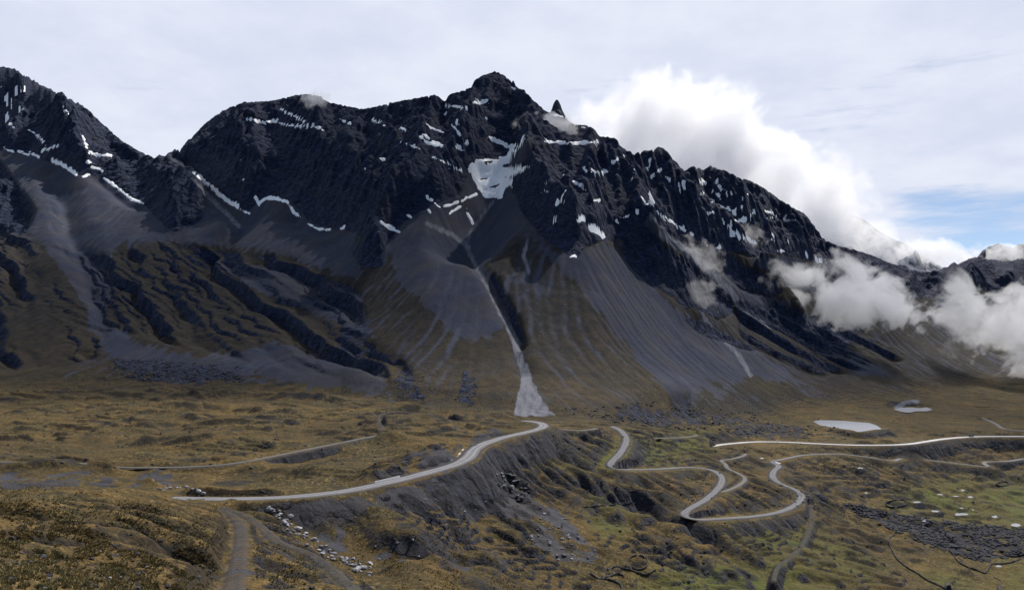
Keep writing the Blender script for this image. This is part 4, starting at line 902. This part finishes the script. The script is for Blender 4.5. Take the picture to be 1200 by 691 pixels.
stone_wall([(1113, 645), (1118, 651), (1122, 657), (1132, 664), (1145, 668), (1154, 672), (1159, 666), (1163, 661), (1175, 661), (1186, 659), (1196, 655)], 'dark stone wall zigzagging below the boulder field at the right', 'stone wall', 'stone_wall', 1.1, 1.5)
stone_wall([(683, 594.5), (700, 593), (715, 592), (730, 590.5), (746, 588.5)], 'straight stone wall beside the green patch left of the hairpin', 'stone wall', 'stone_wall', .9, 1.2)
stone_wall([(1150, 617), (1170, 618), (1188, 622), (1202, 626)], 'stone wall along the top edge of the boulder field beside the right edge', 'stone wall', 'stone_wall', 1.1, 1.4)
stone_wall([(1165, 676), (1173, 681), (1171, 690), (1172, 696)], 'short faint stone wall at the lower right edge', 'stone wall', 'stone_wall', .7, .7)

# ------------------------------------------------------------------ road furniture and vehicles
def simple_mat(name, c, r=.5, metal=0):
    m, nt, b = mat(name); q = NT(nt); q.l(q.mix(q.rng(q.noise(3., 4, .6), .3, .7), tuple(x * .85 for x in c), c), b.inputs['Base Color']); b.inputs['Roughness'].default_value = r; b.inputs['Metallic'].default_value = metal; return m
m_white = simple_mat('white_paint', (.85, .85, .86), .3); m_dark = simple_mat('dark_paint', (.03, .032, .045), .3); m_glass = simple_mat('window_glass', (.02, .025, .03), .08); m_tyre = simple_mat('tyre_rubber', (.02, .02, .02), .9); m_conc = simple_mat('weathered_concrete', (.55, .55, .55), .85); m_metal = simple_mat('wheel_metal', (.4, .4, .42), .35, 1.)
def bmobj(name, bm, m, parent=None):
    bmesh.ops.recalc_face_normals(bm, faces=bm.faces[:]); me = bpy.data.meshes.new(name); bm.to_mesh(me); bm.free(); me.materials.append(m); o = bpy.data.objects.new(name, me); COL.objects.link(o); o.parent = parent; return o
def loft_box(bm, secs):
    """secs: list of (x, [(y,z)...]) cross sections"""
    pv = None
    for x, pr in secs:
        vs = [bm.verts.new((x, y, z)) for y, z in pr]
        if pv:
            for i in range(len(vs)): j = (i + 1) % len(vs); bm.faces.new((pv[i], pv[j], vs[j], vs[i]))
        else: bm.faces.new(vs[::-1])
        pv = vs
    bm.faces.new(pv)
def extr(profile, w, bev=.06):
    bm = bmesh.new(); loft_box(bm, [(-w / 2, [(y, z) for y, z in profile]), (w / 2, [(y, z) for y, z in profile])])
    bmesh.ops.bevel(bm, geom=bm.edges[:], offset=bev, segments=2, affect='EDGES', clamp_overlap=True); return bm
def cyl(bm, r, h, x, y, z, n=18):
    g = bmesh.ops.create_cone(bm, cap_ends=True, segments=n, radius1=r, radius2=r, depth=h)
    bmesh.ops.rotate(bm, verts=g['verts'], matrix=__import__('mathutils').Matrix.Rotation(math.pi / 2, 3, 'Y')); bmesh.ops.translate(bm, verts=g['verts'], vec=(x, y, z))
def empty(name, loc, rz): o = bpy.data.objects.new(name, None); COL.objects.link(o); o.location = loc; o.rotation_euler = (0, 0, rz); return o
def wheels(par, xs, ys, r):
    for x in xs:
        for y in ys:
            bm = bmesh.new(); cyl(bm, r, .24, x, y, r); wh = bmobj('wheel', bm, m_tyre, par)
            bm = bmesh.new(); cyl(bm, r * .55, .26, x, y, r); bmobj('rim', bm, m_metal, wh)
Phw = [P for kd, P, w in roads if kd == 'valley_main'][0]
def on_road(P, u, side):
    us = 600 + P[:, 0] / P[:, 1] * F; i = int(np.argmin(np.abs(us - u))); t = P[min(i + 1, len(P) - 1)] - P[i - 1]; l = np.hypot(t[0], t[1]); n_ = np.array([-t[1], t[0]]) / l
    return (P[i][0] + n_[0] * side, P[i][1] + n_[1] * side, P[i][2] + .1), math.atan2(t[1], t[0]) - math.pi / 2
loc, rz = on_road(Phw, 912, 1.5)
car = empty('car', loc, rz); tag(car, 'tiny white car driving along the wide pale valley road', 'car')
bmobj('body', extr([(-2.3, .35), (2.3, .35), (2.35, .85), (1.5, 1.02), (.8, 1.6), (-1.5, 1.66), (-2.3, 1.05)], 1.85, .1), m_white, car)
for x in (-1, 1): bm = bmesh.new(); loft_box(bm, [(x * .93, [(1.2, 1.02), (.72, 1.5), (-1.4, 1.55), (-1.9, 1.08)]), (x * .945, [(1.2, 1.02), (.72, 1.5), (-1.4, 1.55), (-1.9, 1.08)])]); bmobj('side_window', bm, m_glass, car)
bm = bmesh.new(); loft_box(bm, [(-.78, [(1.52, 1.05), (.86, 1.58), (.80, 1.58), (1.42, 1.03)]), (.78, [(1.52, 1.05), (.86, 1.58), (.80, 1.58), (1.42, 1.03)])]); bmobj('windscreen', bm, m_glass, car)
wheels(car, (-.86, .86), (-1.4, 1.4), .36)
loc, rz = on_road(Phw, 1138, -1.5)
tr = empty('truck', loc, rz); tag(tr, 'small dark truck on the pale valley road near the right edge', 'truck')
bmobj('cab', extr([(2.0, .6), (4.0, .6), (4.05, 1.6), (3.7, 2.7), (2.0, 2.8)], 2.3, .1), m_dark, tr)
bmobj('cargo_box', extr([(-4., 1.0), (1.8, 1.0), (1.8, 3.3), (-4., 3.3)], 2.4, .06), m_dark, tr)
bmobj('chassis', extr([(-3.9, .7), (2.1, .7), (2.1, .98), (-3.9, .98)], 1.2, .02), m_tyre, tr)
bm = bmesh.new(); loft_box(bm, [(-.95, [(4.07, 1.65), (3.8, 2.5), (3.72, 2.5), (3.95, 1.65)]), (.95, [(4.07, 1.65), (3.8, 2.5), (3.72, 2.5), (3.95, 1.65)])]); bmobj('windscreen', bm, m_glass, tr)
wheels(tr, (-1.02, 1.02), (-2.6, 3.1), .48)
# low white barrier along the far edge of the near road
Pm = [P for kd, P, w in roads if kd == 'main'][0]; usm = 600 + Pm[:, 0] / Pm[:, 1] * F
def edge_strip(name, u0, u1, off, w, h, m, label, cat):
    idx = [i for i in range(1, len(Pm) - 1) if u0 <= usm[i] <= u1 and Pm[i][1] < 640]; bm = bmesh.new(); pv = None
    for i in idx:
        t = Pm[i + 1] - Pm[i - 1]; l = math.hypot(t[0], t[1]); n_ = (-t[1] / l, t[0] / l); vs = []
        for a, z in ((off - w / 2, -.8), (off - w * .42, h), (off + w * .42, h), (off + w / 2, -.8)): vs.append(bm.verts.new((Pm[i][0] + n_[0] * a, Pm[i][1] + n_[1] * a, Pm[i][2] + z)))
        if pv:
            for k_ in range(4): j = (k_ + 1) % 4; bm.faces.new((pv[k_], pv[j], vs[j], vs[k_]))
        else: bm.faces.new(vs[::-1])
        pv = vs
    bm.faces.new(pv); o = bmobj(name, bm, m); tag(o, label, cat); return o
edge_strip('road_barrier', 444, 478, 5.3, .5, .8, m_white, 'low white barrier along the uphill edge of the near gravel road', 'barrier')
edge_strip('drain_channel', 538, 556, 8.6, 1.1, .25, m_conc, 'pale concrete drain channel curving beside the road bend', 'drain channel')
def slab(u, v, lx, ly, rz, label):
    g = ground(u, v); bm = bmesh.new(); bmesh.ops.create_cube(bm, size=1); bmesh.ops.scale(bm, vec=(lx, ly, .9), verts=bm.verts[:]); bmesh.ops.bevel(bm, geom=bm.edges[:], offset=.12, segments=2, affect='EDGES')
    o = bmobj('concrete_slab', bm, m_white); o.location = (g[0], g[1], zat(g[0], g[1]) + .3); o.rotation_euler = (0, .12, rz); tag(o, label, 'slab')
slab(911.5, 542.5, 7, 3., -.9, 'white tilted slab just right of the hairpin junction')
slab(893, 537, 4.5, 2.2, -.9, 'small white slab above and left of the hairpin junction')
loc = on_road(Pm, 593, 4.6)[0]; bm = bmesh.new(); bmesh.ops.create_cone(bm, cap_ends=True, segments=10, radius1=.14, radius2=.1, depth=1.9); bmesh.ops.translate(bm, verts=bm.verts[:], vec=(0, 0, .9))
po = empty('marker_post', loc, 0); tag(po, 'thin dark marker post at the edge of the gravel road before the bend', 'marker post'); bmobj('post', bm, m_dark, po); bm = bmesh.new(); bmesh.ops.create_cube(bm, size=.4); bmesh.ops.translate(bm, verts=bm.verts[:], vec=(0, 0, 1.9)); bmobj('cap', bm, m_dark, po)

# ------------------------------------------------------------------ bunch grass
gm, nt, b = mat('bunch_grass'); q = NT(nt); q.l(q.mix(q.rng(q.noise(.6, 3, .6), .35, .65), q.mix(q.rng(q.noise(.05, 3, .6), .4, .6), (.12, .088, .034), (.105, .10, .036)), (.28, .215, .09)), b.inputs['Base Color']); b.inputs['Roughness'].default_value = .9
def tufts(name, poly, n, Dlo, Dhi, size, blades, seed):
    r = np.random.default_rng(seed); us = r.uniform(min(p[0] for p in poly), max(p[0] for p in poly), n * 3); vs = r.uniform(min(p[1] for p in poly), max(p[1] for p in poly), n * 3)
    den = fbm(us, vs * 1.7, 34, 3, seed) + .5 * fbm(us, vs * 1.7, 9, 2, seed + 3); VV, FF = [], []; c = 0; k_ = 0
    for u, v, d in zip(us, vs, den):
        if c >= n: break
        if d < -.08 or not inpoly(u, v, poly): continue
        g = ground(u, v)
        if not Dlo < g[1] < Dhi: continue
        ci = min(np.searchsorted(ug, u), NU - 1); ri = min(np.searchsorted(dg, g[1]), ND - 1)
        if screw[ri, ci] > .55 or rockw[ri, ci] > .5 or roadm[ri, ci] > .1: continue
        s = size * r.uniform(.5, 1.2); z = zat(g[0], g[1]) - .05 * s
        for _ in range(blades):
            a = r.random() * 6.28; le = r.uniform(.5, 1.) * s; o = r.uniform(.25, .75) * s; w = s * .16; ca, sa_ = math.cos(a), math.sin(a)
            VV += [(g[0] - sa_ * w + ca * .08 * s, g[1] + ca * w + sa_ * .08 * s, z), (g[0] + sa_ * w + ca * .08 * s, g[1] - ca * w + sa_ * .08 * s, z), (g[0] + ca * o, g[1] + sa_ * o, z + le)]
            FF.append((k_, k_ + 1, k_ + 2)); k_ += 3
        c += 1
    if VV: mesh_from(name, np.array(VV), np.array(FF), [gm], smooth=False, kind='stuff')
tufts('grass', [(0, 585), (60, 600), (160, 640), (260, 691), (0, 720)], 9000, 30, 220, .42, 12, 5)
tufts('tussock_grass', [(0, 560), (240, 600), (300, 560), (480, 565), (640, 500), (800, 560), (820, 691), (0, 691)], 11000, 180, 800, .75, 7, 6)

# ------------------------------------------------------------------ clouds
def cloud(u, v, D_, w, h, dep, dens, label, seed, ns=2.2, thr=.42, rot=0., edge=.55, col=.975, soft=.10, an=.35):
    me = bpy.data.meshes.new('cloud'); bm = bmesh.new(); bmesh.ops.create_icosphere(bm, subdivisions=3, radius=1); bm.to_mesh(me); bm.free()
    m = bpy.data.materials.new('cloud_vapour'); m.use_nodes = True; nt = m.node_tree; nt.nodes.remove(nt.nodes['Principled BSDF']); q = NT(nt); out = nt.nodes['Material Output']
    pv = q.n('ShaderNodeVolumePrincipled'); pv.inputs['Color'].default_value = (col - .005, col, min(col + .02, 1), 1); pv.inputs['Anisotropy'].default_value = an
    le = q.n('ShaderNodeVectorMath', operation='LENGTH'); q.l(q.tc, le.inputs[0])
    mp = q.n('ShaderNodeMapping'); q.l(q.tc, mp.inputs['Vector']); a = (w / 2, dep, h / 2); mn = max(a); mp.inputs['Scale'].default_value = tuple(x / mn for x in a); mp.inputs['Location'].default_value = (seed * 3.7, seed * 1.3, seed * 2.1)
    nz = q.math('MULTIPLY_ADD', q.noise(ns, 7, .62, mp.outputs[0], .4), 1.7); nz.node.inputs[2].default_value = -.35
    f = q.math('SUBTRACT', q.math('ADD', nz, q.math('MULTIPLY', q.math('SUBTRACT', edge, le.outputs['Value']), .75)), thr)
    d = q.math('MULTIPLY', q.rng(f, 0, soft), dens); d = q.math('MULTIPLY', d, q.rng(le.outputs['Value'], .98, .8))
    q.l(d, pv.inputs['Density']); q.l(pv.outputs[0], out.inputs['Volume']); m.cycles.volume_step_rate = 1.
    me.materials.append(m); o = bpy.data.objects.new('cloud', me); COL.objects.link(o)
    s = D_ / F; o.location = ((u - 600) * s, D_, (HZ - v) * s); o.scale = (w / 2 * s, dep * s, h / 2 * s); o.rotation_euler = (0, rot, 0); tag(o, label, 'cloud'); return o
cloud(785, 180, 5200, 290, 240, 110, .005, 'tall billowing white cloud rising behind the ridge right of the main peak', 1, col=.93, ns=2.6, thr=.40)
cloud(900, 228, 5300, 350, 170, 110, .005, 'broad white cloud behind the long snow-flecked ridge', 2, col=.93, rot=.35, ns=2.6, thr=.40)
cloud(1000, 275, 5000, 230, 90, 50, .005, 'ragged low cloud wrapped round the distant snowy mountain', 4, rot=.3, ns=3., thr=.50)
cloud(1095, 297, 4900, 170, 56, 50, .006, 'flat low cloud filling the pass under the blue gap', 5, ns=3., thr=.46)
cloud(1000, 350, 2230, 290, 130, 50, .020, 'torn white cloud drifting across the dark lower ridge', 6, rot=.2, ns=3.6, thr=.50)
cloud(1190, 378, 2380, 300, 150, 45, .014, 'thick white cloud hanging over the valley at the right edge', 7, rot=.2, ns=3.4, thr=.46)
cloud(645, 150, 2060, 120, 56, 18, .030, 'small white puff of cloud floating before the thin rock spire', 8, rot=.05, ns=3.4, thr=.47)
cloud(370, 117, 2420, 60, 32, 14, .02, 'faint wisp of cloud clinging to the rounded left summit', 9, thr=.47, ns=3.)
cloud(1183, 297, 4250, 80, 34, 14, .016, 'small white cloud lying in the notch of the far right ridge', 10, thr=.40, ns=3.)
cloud(818, 345, 1790, 100, 64, 16, .012, 'thin torn mist over the foot of the dark buttress', 11, ns=4., thr=.50)
cloud(822, 300, 2000, 100, 66, 16, .010, 'thin mist streaming along the diagonal gully', 12, ns=4., thr=.50, rot=.5)
cloud(872, 277, 2350, 80, 50, 14, .010, 'faint mist beside the lowest snow patch of the right ridge', 13, ns=4., thr=.50)
def high_cloud(x, y, z, rx, ry, rz_, dens, seed):
    bm = bmesh.new(); bmesh.ops.create_icosphere(bm, subdivisions=4, radius=1); c = np.array([v.co[:] for v in bm.verts])
    k_ = 1 + .55 * fbm(c[:, 0] * 1.4 + seed, c[:, 1] * 1.4 + c[:, 2], 1., 4, seed)
    for v, q_ in zip(bm.verts, k_): v.co *= float(q_)
    me = bpy.data.meshes.new('added_shade_cloud'); bm.to_mesh(me); bm.free()
    m = bpy.data.materials.new('high_vapour'); m.use_nodes = True; nt = m.node_tree; nt.nodes.remove(nt.nodes['Principled BSDF']); pv = nt.nodes.new('ShaderNodeVolumePrincipled'); pv.inputs['Density'].default_value = dens; pv.inputs['Color'].default_value = (.97, .975, 1, 1); pv.inputs['Anisotropy'].default_value = .3
    nt.links.new(pv.outputs[0], nt.nodes['Material Output'].inputs['Volume']); me.materials.append(m)
    o = bpy.data.objects.new('added_shade_cloud', me); COL.objects.link(o); o.location = (x, y, z); o.scale = (rx, ry, rz_); o['kind'] = 'structure'
# two unseen cloud banks, added overhead to shade the left slopes and right valley
high_cloud(650, 3450, 2650, 900, 620, 150, .0026, 3)
high_cloud(2350, 3500, 2650, 700, 560, 150, .0020, 8)
#@@END@@

# ------------------------------------------------------------------ camera, light, sky
cam = bpy.data.cameras.new('camera'); co_ = bpy.data.objects.new('camera', cam); COL.objects.link(co_); SC.camera = co_
co_.location = (0, 0, 0); co_.rotation_euler = (math.pi / 2, 0, 0); cam.sensor_width = 36; cam.lens = 36 * F / 1200; cam.shift_y = (HZ - 345.5) / 1200; cam.clip_start = .5; cam.clip_end = 60000
SAZ, SEL = math.radians(36), math.radians(52)      # sun to the right of the view and beyond the crest
sd = (math.sin(SAZ) * math.cos(SEL), math.cos(SAZ) * math.cos(SEL), math.sin(SEL))
sl = bpy.data.lights.new('sun', 'SUN'); sl.energy = 4.9; sl.angle = math.radians(.6); sl.color = (1, .935, .83)
so = bpy.data.objects.new('sun', sl); COL.objects.link(so); so.location = (0, 0, 500)
from mathutils import Vector
so.rotation_euler = Vector(sd).to_track_quat('Z', 'Y').to_euler()
w = bpy.data.worlds.new('World'); SC.world = w; w.use_nodes = True; nt = w.node_tree; bg = nt.nodes['Background']; q = NT(nt)
tc = nt.nodes.new('ShaderNodeTexCoord').outputs['Generated']
sky = q.n('ShaderNodeTexSky', sky_type='NISHITA'); sky.sun_disc = False; sky.sun_elevation = SEL; sky.sun_rotation = SAZ; sky.altitude = 4500; sky.air_density = 1.1; sky.dust_density = .4
sx = q.n('ShaderNodeSeparateXYZ'); q.l(tc, sx.inputs[0])
# stretch direction onto a cloud deck overhead
zc = q.math('MAXIMUM', sx.outputs[2], .0); den = q.math('ADD', zc, .18)
cv = q.n('ShaderNodeCombineXYZ'); q.l(q.math('DIVIDE', sx.outputs[0], den), cv.inputs[0]); q.l(q.math('DIVIDE', sx.outputs[1], den), cv.inputs[1])
c1 = q.noise(.9, 6, .55, cv.outputs[0]); c2 = q.noise(2.6, 6, .6, cv.outputs[0]); 
# thin deck of high cloud: solid ahead, opening low to the right and behind the viewer
az = q.math('ARCTAN2', sx.outputs[0], sx.outputs[1])      # 0 ahead, + right
el = q.math('ARCSINE', sx.outputs[2])
def bumpf(v, c, wd): return q.math('SUBTRACT', 1., q.rng(q.math('ABSOLUTE', q.math('SUBTRACT', v, c)), wd * .45, wd))
gap = q.math('MULTIPLY', bumpf(az, .57, .18), bumpf(el, .126, .048))
streak = q.noise(5., 5, .6, q.map((1, 1, 7), (0, .10, 0), tc))
gapn = q.rng(q.math('ADD', gap, q.math('MULTIPLY', q.math('SUBTRACT', streak, .5), 2.6)), .3, 1.1)
back = q.rng(sx.outputs[1], -.25, .35)                       # 0 behind, 1 ahead
cover_ = q.math('MULTIPLY', q.rng(q.math('ADD', c1, q.math('MULTIPLY', back, .9)), .62, .98), q.math('SUBTRACT', 1., q.math('MULTIPLY', gapn, .85)))
deck = q.mix(q.rng(q.math('ADD', c2, q.math('MULTIPLY', c1, .6)), .55, 1.0), (6.4, 6.95, 8.4), (7.8, 8.15, 9.3))
skc = q.mix(cover_, sky.outputs[0], deck)
q.l(skc, bg.inputs['Color']); bg.inputs['Strength'].default_value = .1
SC.view_settings.view_transform = 'Standard'; SC.view_settings.look = 'None'; SC.view_settings.exposure = .06; SC.view_settings.gamma = 1; SC.view_settings.use_curve_mapping = False
SC.cycles.max_bounces = 14; SC.cycles.diffuse_bounces = 2; SC.cycles.glossy_bounces = 2; SC.cycles.transmission_bounces = 2; SC.cycles.volume_bounces = 12; SC.cycles.transparent_max_bounces = 16
SC.cycles.use_denoising = True
print('done', round(time.time() - T0, 1))
